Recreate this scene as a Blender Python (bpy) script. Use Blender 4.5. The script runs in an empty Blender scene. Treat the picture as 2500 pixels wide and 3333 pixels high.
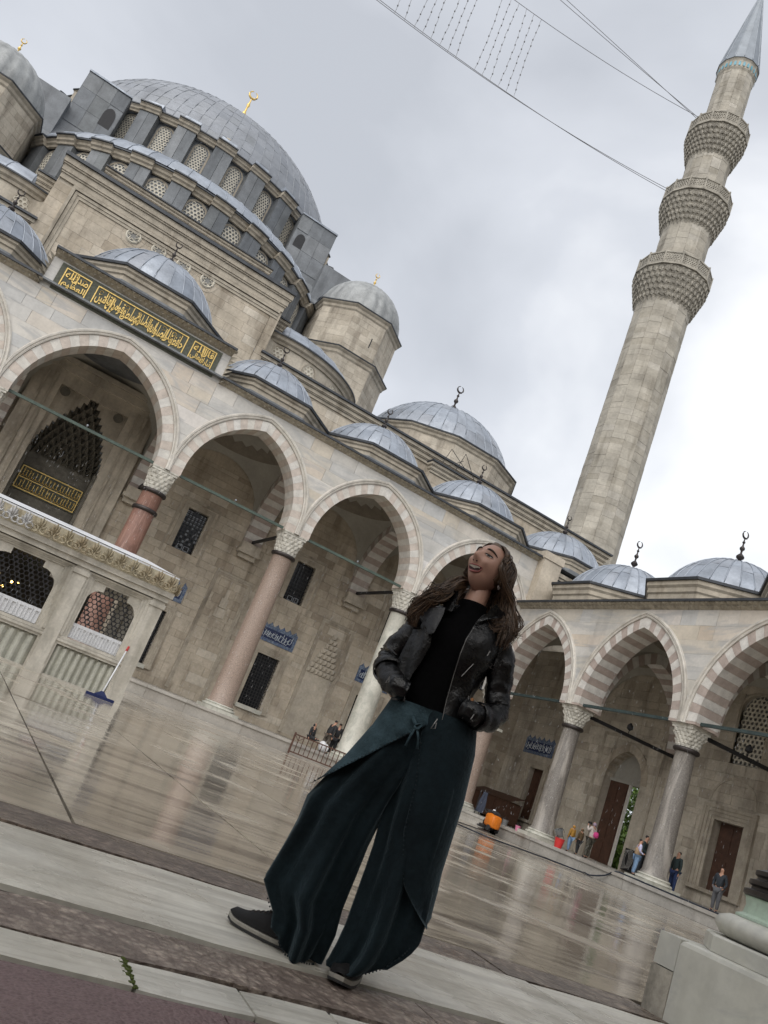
import bpy, math, random
from mathutils import Vector, Matrix, noise
R_=random.Random(7)
pi=math.pi; sin=math.sin; cos=math.cos; sqrt=math.sqrt
S=bpy.context.scene; COL=S.collection
# ------------------------------------------------------------------ camera
CAM=Vector((-24.505,-36.26,1.2))
YAW,PIT,ROL=(math.radians(v) for v in (22.232,16.323,21.712))
_f=Vector((sin(YAW)*cos(PIT),cos(YAW)*cos(PIT),sin(PIT)))
_r=Vector((cos(YAW),-sin(YAW),0)); _u=_r.cross(_f)
_r2=cos(ROL)*_r+sin(ROL)*_u; _u2=-sin(ROL)*_r+cos(ROL)*_u
cd=bpy.data.cameras.new('camera'); cam=bpy.data.objects.new('camera',cd); COL.objects.link(cam)
cam.matrix_world=Matrix(((_r2.x,_u2.x,-_f.x,CAM.x),(_r2.y,_u2.y,-_f.y,CAM.y),(_r2.z,_u2.z,-_f.z,CAM.z),(0,0,0,1)))
cd.sensor_fit='VERTICAL'; cd.sensor_height=36; cd.sensor_width=27; cd.lens=2650.95/3333*36
cd.clip_end=4000; cd.clip_start=.05
S.camera=cam
def proj(p):
    v=Vector(p)-CAM; z=v.dot(_f)
    if z<.1: return None
    return (1250+2651*v.dot(_r2)/z,1666.5-2651*v.dot(_u2)/z,z)
# ------------------------------------------------------------------ sky and sun
SUN_EL,SUN_AZ=math.radians(42),math.radians(222)      # azimuth clockwise from +y
w=bpy.data.worlds.new('World'); S.world=w; w.use_nodes=True
nt=w.node_tree; nt.nodes.clear(); L=nt.links.new
out=nt.nodes.new('ShaderNodeOutputWorld')
sk=nt.nodes.new('ShaderNodeTexSky'); sk.sky_type='NISHITA'; sk.sun_disc=False; sk.sun_elevation=SUN_EL; sk.sun_rotation=SUN_AZ
b1=nt.nodes.new('ShaderNodeBackground'); b1.inputs[1].default_value=.08; L(sk.outputs[0],b1.inputs[0])
tc=nt.nodes.new('ShaderNodeTexCoord')
mp=nt.nodes.new('ShaderNodeMapping'); mp.inputs['Scale'].default_value=(1,1,1.5); mp.inputs['Location'].default_value=(2.1,.7,.9); L(tc.outputs['Generated'],mp.inputs[0])
n1=nt.nodes.new('ShaderNodeTexNoise'); n1.inputs['Scale'].default_value=1.9; n1.inputs['Detail'].default_value=6; n1.inputs['Roughness'].default_value=.47; n1.inputs['Distortion'].default_value=.25; L(mp.outputs[0],n1.inputs[0])
cr=nt.nodes.new('ShaderNodeValToRGB'); e=cr.color_ramp.elements
e[0].position=.36; e[0].color=(.30,.314,.342,1); e[1].position=.64; e[1].color=(.54,.55,.566,1)
m_=e.new(.52); m_.color=(.38,.395,.425,1)
L(n1.outputs[0],cr.inputs[0])
b2=nt.nodes.new('ShaderNodeBackground'); b2.inputs[1].default_value=1.0; L(cr.outputs[0],b2.inputs[0])
mx=nt.nodes.new('ShaderNodeMixShader'); mx.inputs[0].default_value=.93; L(b1.outputs[0],mx.inputs[1]); L(b2.outputs[0],mx.inputs[2]); L(mx.outputs[0],out.inputs[0])
sd=bpy.data.lights.new('sun','SUN'); sd.energy=1.5; sd.angle=math.radians(75); sd.color=(1,.965,.92)
so=bpy.data.objects.new('sun',sd); COL.objects.link(so)
_sd=Vector((sin(SUN_AZ)*cos(SUN_EL),cos(SUN_AZ)*cos(SUN_EL),sin(SUN_EL)))
so.rotation_euler=_sd.to_track_quat('Z','Y').to_euler(); so.location=(-40,-60,80)
S.view_settings.view_transform='Standard'; S.view_settings.look='None'; S.view_settings.exposure=1.0; S.view_settings.gamma=1; S.view_settings.use_curve_mapping=False
# ------------------------------------------------------------------ geometry helpers
WL={}           # world location of every object
class G:
    def __init__(s): s.v=[]; s.f=[]; s.r=[]
    def poly(s,pts,r=.5):
        n=len(s.v); s.v+= [tuple(p) for p in pts]; s.f.append(tuple(range(n,n+len(pts)))); s.r.append(r)
    def add(s,v,f,r=.5):
        n=len(s.v); s.v+=[tuple(p) for p in v]
        for q in f: s.f.append(tuple(i+n for i in q)); s.r.append(r)
        return s
    def box(s,x0,x1,y0,y1,z0,z1,r=.5):
        v=[(x0,y0,z0),(x1,y0,z0),(x1,y1,z0),(x0,y1,z0),(x0,y0,z1),(x1,y0,z1),(x1,y1,z1),(x0,y1,z1)]
        return s.add(v,[(0,3,2,1),(4,5,6,7),(0,1,5,4),(1,2,6,5),(2,3,7,6),(3,0,4,7)],r)
    def prism(s,poly,a,b,ax='y',r=.5):
        """polygon in the plane across axis ax, from a to b. ax y: (x,z); x: (y,z); z: (x,y)"""
        k={'y':lambda p,t:(p[0],t,p[1]),'x':lambda p,t:(t,p[0],p[1]),'z':lambda p,t:(p[0],p[1],t)}[ax]
        n=len(poly); v=[k(p,a) for p in poly]+[k(p,b) for p in poly]
        f=[tuple(range(n))[::-1],tuple(range(n,2*n))]+[(i,(i+1)%n,n+(i+1)%n,n+i) for i in range(n)]
        return s.add(v,f,r)
    def grid(s,rows,closed=False,r=.5,cap0=False,cap1=False):
        m=len(rows[0]); v=[p for q in rows for p in q]; f=[]
        for i in range(len(rows)-1):
            for j in range(m if closed else m-1):
                j2=(j+1)%m; f.append((i*m+j,i*m+j2,(i+1)*m+j2,(i+1)*m+j))
        if cap0: f.append(tuple(range(m))[::-1])
        if cap1: f.append(tuple(range((len(rows)-1)*m,len(rows)*m)))
        return s.add(v,f,r)
    def lathe(s,prof,c=(0,0,0),n=24,a0=0,r=.5,full=True,cap=True):
        rows=[[(c[0]+q[0]*cos(a0+2*pi*i/n),c[1]+q[0]*sin(a0+2*pi*i/n),c[2]+q[1]) for i in range(n)] for q in prof]
        return s.grid(rows,True,r,cap and prof[0][0]>1e-4,cap and prof[-1][0]>1e-4)
    def tube(s,pts,rad,n=6,r=.5,cap=True):
        P=[Vector(p) for p in pts]; rows=[]
        for i,p in enumerate(P):
            t=(P[min(i+1,len(P)-1)]-P[max(i-1,0)])
            if t.length<1e-9: t=Vector((0,0,1))
            t.normalize(); a=Vector((0,0,1)) if abs(t.z)<.9 else Vector((1,0,0))
            x=t.cross(a).normalized(); y=t.cross(x); q=rad[i] if isinstance(rad,(list,tuple)) else rad
            rows.append([tuple(p+x*q*cos(2*pi*k/n)+y*q*sin(2*pi*k/n)) for k in range(n)])
        return s.grid(rows,True,r,cap,cap)
    def sphere(s,c,q,n=12,m=8,r=.5,k=1):
        return s.lathe([(q*sin(pi*i/m)+1e-5,-k*q*cos(pi*i/m)) for i in range(m+1)],c,n,r=r)
    def mesh(s,name,mats):
        me=bpy.data.meshes.new(name); me.from_pydata(s.v,[],s.f)
        a=me.attributes.new('rnd','FLOAT','FACE'); a.data.foreach_set('value',s.r)
        for m in (mats if isinstance(mats,(list,tuple)) else [mats]): me.materials.append(m)
        return me
def link(name,data,parent=None,loc=(0,0,0)):
    o=bpy.data.objects.new(name,data); COL.objects.link(o); loc=Vector(loc)
    if parent: o.parent=parent; o.location=loc-WL[parent]
    else: o.location=loc
    WL[o]=loc; return o
def obj(name,g,mat,parent=None,smooth=False,loc=(0,0,0),sharp=None,recenter=True):
    loc=Vector(loc)
    if recenter and g.v and loc.length==0:
        xs,ys,zs=zip(*g.v); loc=Vector(((min(xs)+max(xs))/2,(min(ys)+max(ys))/2,min(zs)))
        lx,ly,lz=loc
        g.v=[(x-lx,y-ly,z-lz) for x,y,z in g.v]
    me=g.mesh(name,mat)
    if smooth:
        me.shade_smooth()
        if sharp: me.set_sharp_from_angle(angle=math.radians(sharp))
    return link(name,me,parent,loc)
def tag(o,label,cat,group=None):
    o['label']=label; o['category']=cat
    if group: o['group']=group
    return o
def thing(name,label,cat,loc=(0,0,0),group=None): return tag(link(name,None,None,loc),label,cat,group)
class Pieces:
    """countable pieces of one part: the 300 that show largest become parts, the rest one joined part"""
    def __init__(s,parent,name,mat,limit=300): s.p,s.n,s.m,s.lim,s.L=parent,name,mat,limit,[]
    def add(s,v,f,r=.5): s.L.append((v,f,r))
    def box(s,*a,r=.5):
        g=G(); g.box(*a); s.add(g.v,g.f,r)
    def prism(s,poly,a,b,ax='y',r=.5):
        g=G(); g.prism(poly,a,b,ax); s.add(g.v,g.f,r)
    def flush(s,smooth=False):
        def key(t):
            q=[proj(p) for p in t[0]]
            if any(k is None for k in q): return 1e5
            x=[k[0] for k in q]; y=[k[1] for k in q]
            if max(x)<0 or min(x)>2500 or max(y)<0 or min(y)>3333: return 0
            return -(max(x)-min(x))*(max(y)-min(y))
        s.L.sort(key=key); rest=G()
        for i,(v,f,r) in enumerate(s.L):
            if i<s.lim and key((v,f,r))<0:
                g=G(); g.add(v,f,r); obj(s.n,g,s.m,s.p,smooth)
            else: rest.add(v,f,r)
        if rest.v:
            o=obj(s.n+'_field',rest,s.m,s.p,smooth); o['kind']='stuff'
def smooth_path(P,n=8):
    out=[]
    for i in range(len(P)-1):
        p0,p1,p2,p3=(Vector(P[max(0,i-1)]),Vector(P[i]),Vector(P[i+1]),Vector(P[min(len(P)-1,i+2)]))
        for k in range(n):
            t=k/n; out.append(tuple(.5*((2*p1)+(-p0+p2)*t+(2*p0-5*p1+4*p2-p3)*t*t+(-p0+3*p1-3*p2+p3)*t**3)))
    return out+[P[-1]]
# ------------------------------------------------------------------ materials
def mat(name,base=(.4,.4,.4),rough=.8,metal=0,tints=None,noise_=(3,.25),stain=None,bump=(0,0),wet=None,spec=.5,vein=None,detail=5,coat=0,pits=None,fine=None,sheen=0):
    
    """tints: colours picked by the piece's own rnd; noise_: (scale, strength) of mottling; stain: (scale, strength, colour) streaks running down;
    vein: (scale xyz, strength, colour); bump: (scale, strength); wet: (rough low, rough high, scale)"""
    m=bpy.data.materials.new(name); m.use_nodes=True; nt=m.node_tree; N=nt.nodes; L=nt.links.new
    b=N['Principled BSDF']; b.inputs['Roughness'].default_value=rough; b.inputs['Metallic'].default_value=metal; b.inputs['Specular IOR Level'].default_value=spec
    if coat: b.inputs['Coat Weight'].default_value=coat; b.inputs['Coat Roughness'].default_value=.12
    if sheen: b.inputs['Sheen Weight'].default_value=sheen; b.inputs['Sheen Roughness'].default_value=.4; b.inputs['Sheen Tint'].default_value=(.55,.75,.85,1)
    geo=N.new('ShaderNodeNewGeometry'); pos=geo.outputs['Position']
    if tints:
        at=N.new('ShaderNodeAttribute'); at.attribute_name='rnd'
        cr=N.new('ShaderNodeValToRGB'); e=cr.color_ramp.elements
        while len(e)<len(tints): e.new(.5)
        for i,c in enumerate(tints): e[i].position=i/max(1,len(tints)-1); e[i].color=(*c,1)
        L(at.outputs['Fac'],cr.inputs[0]); col=cr.outputs[0]
    else:
        rgb=N.new('ShaderNodeRGB'); rgb.outputs[0].default_value=(*base,1); col=rgb.outputs[0]
    def mixc(fac,a,bcol,mode='MULTIPLY'):
        x=N.new('ShaderNodeMix'); x.data_type='RGBA'; x.blend_type=mode
        if isinstance(fac,float): x.inputs[0].default_value=fac
        else: L(fac,x.inputs[0])
        L(a,x.inputs[6])
        if isinstance(bcol,tuple): x.inputs[7].default_value=(*bcol,1)
        else: L(bcol,x.inputs[7])
        return x.outputs[2]
    def tex(scale,vec=(1,1,1),det=5,ro=.6,dist=0,off=(0,0,0)):
        mp=N.new('ShaderNodeMapping'); mp.inputs['Scale'].default_value=vec; mp.inputs['Location'].default_value=off; L(pos,mp.inputs[0])
        t=N.new('ShaderNodeTexNoise'); t.inputs['Scale'].default_value=scale; t.inputs['Detail'].default_value=det; t.inputs['Roughness'].default_value=ro; t.inputs['Distortion'].default_value=dist; L(mp.outputs[0],t.inputs[0]); return t.outputs[0]
    def ramp(x,a,bb,c0=(0,0,0),c1=(1,1,1)):
        r=N.new('ShaderNodeValToRGB'); r.color_ramp.elements[0].position=a; r.color_ramp.elements[1].position=bb
        r.color_ramp.elements[0].color=(*c0,1); r.color_ramp.elements[1].color=(*c1,1); L(x,r.inputs[0]); return r.outputs[0]
    if noise_:
        s,k=noise_; col=mixc(1.0,col,ramp(tex(s,det=detail),.3,.7,(1-k,1-k,1-k),(1+k*.6,1+k*.6,1+k*.6)))
        col=mixc(1.0,col,ramp(tex(s*9,det=3,off=(3,1,7)),.3,.7,(1-k*.45,)*3,(1+k*.3,)*3))
    if vein:
        vs,k,vc=vein; t=tex(1.0,vs,det=6,ro=.62,dist=1.2,off=(5,2,1)); col=mixc(ramp(t,.50,.62,(0,0,0),(k,k,k)),col,vc,'MIX')
    if fine:
        vs,k,vc=fine; t=tex(1.0,vs,det=4,ro=.7,dist=.4,off=(7,3,2)); col=mixc(ramp(t,.50,.66,(0,0,0),(k,k,k)),col,vc,'MIX')
    pit=None
    if pits:
        ps,k,pc=pits; vo=N.new('ShaderNodeTexVoronoi'); vo.inputs['Scale'].default_value=ps; vo.inputs['Randomness'].default_value=1; L(pos,vo.inputs['Vector'])
        mm=N.new('ShaderNodeMath'); mm.operation='MULTIPLY'; L(vo.outputs['Distance'],mm.inputs[0]); L(tex(ps*.35,det=4,off=(4,4,1)),mm.inputs[1]); pit=mm.outputs[0]
        col=mixc(ramp(pit,.10,.30,(0,0,0),(k,k,k)),col,pc,'MIX')
    if stain:
        s,k,sc=stain; t=tex(s,(1,1,.16),det=4,off=(1,9,4)); col=mixc(ramp(t,.52,.72,(0,0,0),(k,k,k)),col,sc,'MULTIPLY')
    L(col,b.inputs['Base Color'])
    if wet:
        lo,hi,s=wet[:3]; wk=wet[3] if len(wet)>3 else .12; wc=wet[4] if len(wet)>4 else .5; L(ramp(tex(s,det=4,off=(2,2,2)),wc-wk,wc+wk,(lo,)*3,(hi,)*3),b.inputs['Roughness'])
    if bump[1]:
        bp=N.new('ShaderNodeBump'); bp.inputs['Strength'].default_value=bump[1]; bp.inputs['Distance'].default_value=.02; hgt=tex(bump[0],det=6)
        if pit:
            sb=N.new('ShaderNodeMath'); sb.operation='SUBTRACT'; L(hgt,sb.inputs[0]); L(pit,sb.inputs[1]); hgt=sb.outputs[0]
        L(hgt,bp.inputs['Height']); L(bp.outputs[0],b.inputs['Normal'])
    return m
LIME=mat('limestone',tints=[(.36,.305,.235),(.45,.39,.305),(.49,.43,.345),(.42,.36,.28),(.54,.485,.40)],rough=.85,noise_=(.8,.26),stain=(1.3,.85,(.50,.475,.44)),bump=(14,.25))
LIME_D=mat('weathered limestone',tints=[(.37,.325,.26),(.45,.40,.325),(.50,.45,.37),(.42,.37,.30)],rough=.85,noise_=(.9,.26),stain=(1.3,.8,(.42,.40,.38)),bump=(12,.3))
MOULD=mat('moulded stone',(.40,.355,.285),rough=.85,noise_=(2.2,.25),stain=(1.6,.75,(.45,.42,.39)),bump=(20,.25))
MARBLE=mat('spandrel marble',tints=[(.50,.475,.425),(.56,.50,.41),(.47,.47,.46),(.58,.55,.50),(.54,.46,.37),(.66,.66,.66)],rough=.5,noise_=(1.0,.14),vein=((.35,.35,1.7),.7,(.36,.36,.355)),stain=(.8,.35,(.55,.52,.5)),bump=(9,.08))
VOUSS=mat('arch stone',tints=[(.52,.455,.40),(.49,.43,.375),(.55,.52,.465),(.59,.57,.53)],rough=.65,noise_=(3,.2),bump=(12,.15))
VOUSS2=mat('striped arch stone',tints=[(.37,.305,.27),(.42,.355,.315),(.53,.50,.455),(.60,.58,.545)],rough=.65,noise_=(3,.2),bump=(12,.15))
ARCHIV=mat('archivolt marble',(.56,.53,.475),rough=.55,noise_=(2.5,.18),vein=((3,3,3),.3,(.35,.34,.33)),stain=(2,.5,(.5,.48,.45)))
FRINGE=mat('muqarnas fringe',(.38,.345,.28),rough=.85,noise_=(3,.3),stain=(2,.5,(.45,.43,.4)))
LEAD=mat('dome lead',tints=[(.235,.262,.305),(.285,.315,.36),(.325,.355,.40),(.26,.278,.31)],rough=.42,metal=.35,noise_=(1.1,.24),wet=(.30,.58,1.8),bump=(3.5,.35),stain=(1.6,.5,(.68,.68,.68)))
LEAD_M=mat('great dome lead',tints=[(.205,.22,.245),(.23,.245,.27),(.25,.265,.29),(.215,.228,.245)],rough=.55,metal=.25,noise_=(.5,.2),bump=(2.5,.3),stain=(.7,.5,(.78,.78,.78)))
LEAD_G=mat('grey wall lead',tints=[(.125,.135,.145),(.16,.172,.185),(.20,.21,.22),(.145,.155,.16)],rough=.6,metal=.25,noise_=(1.2,.25),stain=(1.4,.6,(.5,.5,.5)),bump=(5,.2))
LEAD_T=mat('old ribbed lead',(.30,.31,.31),rough=.6,metal=.25,noise_=(1.5,.3),stain=(2.2,.6,(.5,.5,.5)))
LEAD_D=mat('dark lead edge',(.055,.06,.068),rough=.5,metal=.4,noise_=(3,.3))
PLASTER=mat('vault plaster',(.33,.315,.275),rough=.9,noise_=(.8,.14),stain=(.7,.3,(.6,.58,.55)))
PORPH=mat('red porphyry',(.235,.125,.095),rough=.45,noise_=(1.4,.3),vein=((6,6,.6),.4,(.40,.26,.21)),bump=(30,.1))
PINKG=mat('pink granite',(.325,.25,.205),rough=.5,noise_=(28,.45),stain=(1,.4,(.6,.55,.5)))
WHITEM=mat('veined white marble',(.50,.49,.43),rough=.45,noise_=(1.5,.2),vein=((3,3,1.6),.55,(.30,.31,.27)))
GREYG=mat('grey granite',(.205,.188,.17),rough=.5,noise_=(20,.35),vein=((1.1,1.1,.22),.7,(.42,.39,.35)))
CAPM=mat('capital marble',(.56,.54,.48),rough=.6,noise_=(4,.25),stain=(5,.75,(.35,.33,.3)))
BRONZE=mat('dark bronze ring',(.05,.042,.04),rough=.45,metal=.5,noise_=(6,.3))
IRON=mat('dark iron',(.028,.028,.03),rough=.6,metal=.4,noise_=(6,.2))
GREENP=mat('green painted tie beam',(.06,.088,.072),rough=.55,noise_=(4,.3))
GREEND=mat('dark green painted tie beam',(.032,.05,.05),rough=.55,noise_=(4,.3))
DARK=mat('unlit interior',(.012,.011,.011),rough=.9,noise_=None)
GLASSD=mat('dark window glass',(.02,.022,.026),rough=.15,noise_=(2,.3))
GLASSL=mat('pale window pane',(.28,.30,.33),rough=.2,noise_=(2,.2))
GRILLE=mat('pierced stone lattice',(.60,.56,.47),rough=.85,noise_=(4,.2),stain=(2,.4,(.5,.48,.45)))
HOLEM=mat('lattice glass',(.19,.185,.17),rough=.4,noise_=(3,.3))
GOLD=mat('gilding',(.72,.51,.17),rough=.42,metal=.5,noise_=(9,.15))
PLAQ=mat('dark green plaque stone',(.075,.08,.055),rough=.6,noise_=(9,.5))
WOODD=mat('dark brown wood',(.075,.034,.02),rough=.55,noise_=(5,.3),stain=(6,.4,(.5,.5,.5)))
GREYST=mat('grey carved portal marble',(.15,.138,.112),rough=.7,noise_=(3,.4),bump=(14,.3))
MINST=mat('minaret stone',tints=[(.345,.315,.26),(.39,.36,.305),(.42,.39,.33),(.36,.33,.275),(.44,.41,.355)],rough=.85,noise_=(.7,.28),stain=(1.3,.8,(.50,.48,.45)),bump=(10,.3))
MINC=mat('carved balcony stone',(.36,.335,.285),rough=.88,noise_=(2.5,.35),stain=(3,.7,(.42,.40,.38)))
TILE_Q=mat('turquoise tile',(.10,.33,.42),rough=.3,noise_=(5,.3))
LEADC=mat('cone lead',(.22,.245,.275),rough=.5,metal=.35,noise_=(1.5,.18))
PLAT=mat('platform marble',tints=[(.42,.40,.36),(.35,.325,.29),(.47,.45,.41),(.38,.36,.34)],rough=.35,noise_=(1.5,.2),stain=(1.5,.5,(.55,.53,.5)),wet=(.18,.5,1.2))
# ------------------------------------------------------------------ building helpers
def gz(y): return .5 if y<=-32.2 else (.5-(y+32.2)*.2/31.2 if y<-1 else .3)
class Arch:
    def __init__(s,a,h,st=0,t=.5):
        s.a,s.h,s.st,s.t=a,h,st,t; hh=h-st; s.c=max((hh*hh-a*a)/(2*a),.02); s.R=a+s.c
    def apex(s,d): return s.st+sqrt((s.R+d)**2-s.c**2)
    def x(s,z,d=0):
        if z<=s.st: return s.a+d
        q=(s.R+d)**2-(z-s.st)**2
        return max(0,-s.c+sqrt(q)) if q>0 else 0
    def half(s,d,n):
        tm=math.acos(s.c/(s.R+d)); P=[(-s.c+(s.R+d)*cos(tm*i/n),s.st+(s.R+d)*sin(tm*i/n)) for i in range(n+1)]
        P[-1]=(0,P[-1][1]); return P
    def full(s,d,n):
        h=s.half(d,n); L=[(-x,z) for x,z in h]
        if s.st>0: L=[(-s.a-d,0)]+L; h=[(s.a+d,0)]+h
        return L+h[::-1][1:]
    def wedges(s,n):
        out=[]
        a,b=s.half(0,n),s.half(s.t,n)
        if s.st>0: a=[(s.a,0)]+a; b=[(s.a+s.t,0)]+b
        for i in range(len(a)-1):
            q=[a[i],b[i],b[i+1],a[i+1]]; out.append(q); out.append([(-x,z) for x,z in q][::-1])
        return out
def inset(poly,k=.004):
    cx=sum(p[0] for p in poly)/len(poly); cz=sum(p[1] for p in poly)/len(poly); o=[]
    for x,z in poly:
        l=math.hypot(x-cx,z-cz)+1e-6; o.append((x+(cx-x)*k*1.5/l,z+(cz-z)*k*1.5/l))
    return o
def pr3(P,poly,d0,d1,T,r):
    """prism of a (s,z) polygon between outward distances d0 and d1"""
    n=len(poly); v=[T(p[0],d0,p[1]) for p in poly]+[T(p[0],d1,p[1]) for p in poly]
    f=[tuple(range(n))[::-1],tuple(range(n,2*n))]+[(i,(i+1)%n,n+(i+1)%n,n+i) for i in range(n)]
    P.add(v,f,r)
TA=lambda s,d,z:(s,-d,z)
TB=lambda s,d,z:(-d,-s,z)
def wall_blocks(P,p0,p1,z0,z1,ch=.45,bw=.95,holes=(),t=.05,proud=.007,rr=None):
    """courses of cut stone on an upright wall face running from p0 to p1 (left to right seen from outside)"""
    rr=rr or R_; dx,dy=p1[0]-p0[0],p1[1]-p0[1]; Ln=math.hypot(dx,dy); dx/=Ln; dy/=Ln; nx,ny=dy,-dx
    zs=[z0]
    while zs[-1]<z1-ch*.6: zs.append(min(z1,zs[-1]+ch*rr.uniform(.85,1.15)))
    zs.append(z1) if zs[-1]<z1-1e-3 else None
    for h in holes:
        for e in (h[2],h[3]):
            if z0<e<z1:
                k=min(range(len(zs)),key=lambda i:abs(zs[i]-e))
                if 0<k<len(zs)-1: zs[k]=e
                else: zs.append(e)
    zs=sorted(set(zs))
    for a,b in zip(zs,zs[1:]):
        if b-a<.03: continue
        iv=[(0,Ln)]
        for h in holes:
            if h[2]<b-.01 and h[3]>a+.01:
                o=[]
                for u,v in iv:
                    if h[1]<=u or h[0]>=v: o.append((u,v)); continue
                    if h[0]>u: o.append((u,h[0]))
                    if h[1]<v: o.append((h[1],v))
                iv=o
        for u,v in iv:
            n=max(1,round((v-u)/(bw*rr.uniform(.8,1.2)))); c=[u]+sorted(u+(v-u)*(i+rr.uniform(-.25,.25))/n for i in range(1,n))+[v]
            for s0,s1 in zip(c,c[1:]):
                g=.006; d=rr.uniform(0,proud); s0+=g; s1-=g; za,zb=a+g*.8,b-g*.8
                if s1-s0<.04: continue
                Q=[(s0,-t,za),(s1,-t,za),(s1,d,za),(s0,d,za),(s0,-t,zb),(s1,-t,zb),(s1,d,zb),(s0,d,zb)]
                V=[(p0[0]+dx*s+nx*e,p0[1]+dy*s+ny*e,z) for s,e,z in Q]
                P.add(V,[(3,2,6,7),(0,3,7,4),(2,1,5,6),(7,6,5,4),(0,1,2,3)],min(1,max(0,rr.gauss(.5,.3))))
def wall_core(g,p0,p1,z0,z1,th,holes=(),off=.03):
    """the body of a wall behind its stones, left open at the holes"""
    dx,dy=p1[0]-p0[0],p1[1]-p0[1]; Ln=math.hypot(dx,dy); dx/=Ln; dy/=Ln; nx,ny=dy,-dx
    ss=sorted({0,Ln,*[h[0] for h in holes],*[h[1] for h in holes]}); zz=sorted({z0,z1,*[h[2] for h in holes],*[h[3] for h in holes]})
    for a,b in zip(ss,ss[1:]):
        for c,d in zip(zz,zz[1:]):
            m,k=(a+b)/2,(c+d)/2
            if any(h[0]<m<h[1] and h[2]<k<h[3] for h in holes): continue
            Q=[(a,-off-th,c),(b,-off-th,c),(b,-off,c),(a,-off,c),(a,-off-th,d),(b,-off-th,d),(b,-off,d),(a,-off,d)]
            g.add([(p0[0]+dx*s+nx*e,p0[1]+dy*s+ny*e,z) for s,e,z in Q],[(3,2,6,7),(0,3,7,4),(2,1,5,6),(7,6,5,4),(0,1,2,3),(1,0,4,5)])
def ngon(c,Rc,n,a0): return [(c[0]+Rc*cos(a0+2*pi*i/n),c[1]+Rc*sin(a0+2*pi*i/n)) for i in range(n)]
def ring(g,c,n,a0,prof,r=.5,cap=True):
    """moulded polygonal ring: prof = (circumradius, z) list"""
    g.grid([[(c[0]+q[0]*cos(a0+2*pi*i/n),c[1]+q[0]*sin(a0+2*pi*i/n),q[1]) for i in range(n)] for q in prof],True,r,cap,cap)
def lead_dome(parent,P,c,R,k,zc,zlo,nm,rows,roll=.028,mat_=None,seam=True):
    f0=math.asin(max(-.99,min(.99,(zlo-zc)/(R*k)))); f1=math.radians(87)
    pt=lambda a,f,q=0:(c[0]+(R+q)*cos(f)*cos(a),c[1]+(R+q)*cos(f)*sin(a),zc+(R*k+q)*sin(f))
    for i in range(rows):
        A=f0+(f1-f0)*i/rows; B=f0+(f1-f0)*(i+1)/rows
        for j in range(nm):
            stag=(.0 if j%2 else .18)*(f1-f0)/rows
            a=2*pi*j/nm; b=2*pi*(j+1)/nm; g=G(); A2=A+(stag if i else 0); B2=B+(stag if i<rows-1 else 0)
            j_=[R_.uniform(-.012,.012) for _ in range(4)]; g.grid([[pt(a+(b-a)*u/2,A2+(B2-A2)*v/3,.006*(1-v/3)+(j_[0]+(j_[1]-j_[0])*u/2)*(1-v/3)+(j_[2]+(j_[3]-j_[2])*u/2)*v/3) for u in range(3)] for v in range(4)])
            P.add(g.v,g.f,min(1,max(0,R_.gauss(.5,.27))))
    if seam:
        g=G()
        for j in range(nm):
            a=2*pi*j/nm
            g.tube([pt(a,f0+(math.radians(84)-f0)*i/10,roll*.5) for i in range(11)],roll,4)
        o=obj('seam_rolls',g,LEAD if mat_ is None else mat_,parent,True); o['kind']='stuff'
def finial(parent,c,z,h,m,name='finial',crescent=True,wk=1):
    s=h/1.5; P=[(.16,0),(.13,.08),(.05,.14),(.05,.2),(.15,.3),(.16,.36),(.1,.44),(.04,.5),(.04,.6),(.1,.68),(.1,.74),(.04,.82),(.03,.92),(.065,.98),(.03,1.04),(.02,1.14)]
    g=G(); g.lathe([(a*s*wk,b*s) for a,b in P],(c[0],c[1],z),10)
    if crescent:
        q=.15*s*(1 if wk==1 else wk); cz=z+1.16*s+q
        g.tube([(c[0]+q*cos(t),c[1],cz+q*sin(t)) for t in [math.radians(105+i*330/14) for i in range(15)]],[(.012*s+.03*s*sin(pi*i/14))*(1 if wk==1 else wk) for i in range(15)],6)
    return obj(name,g,m,parent,True,sharp=40)
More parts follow.
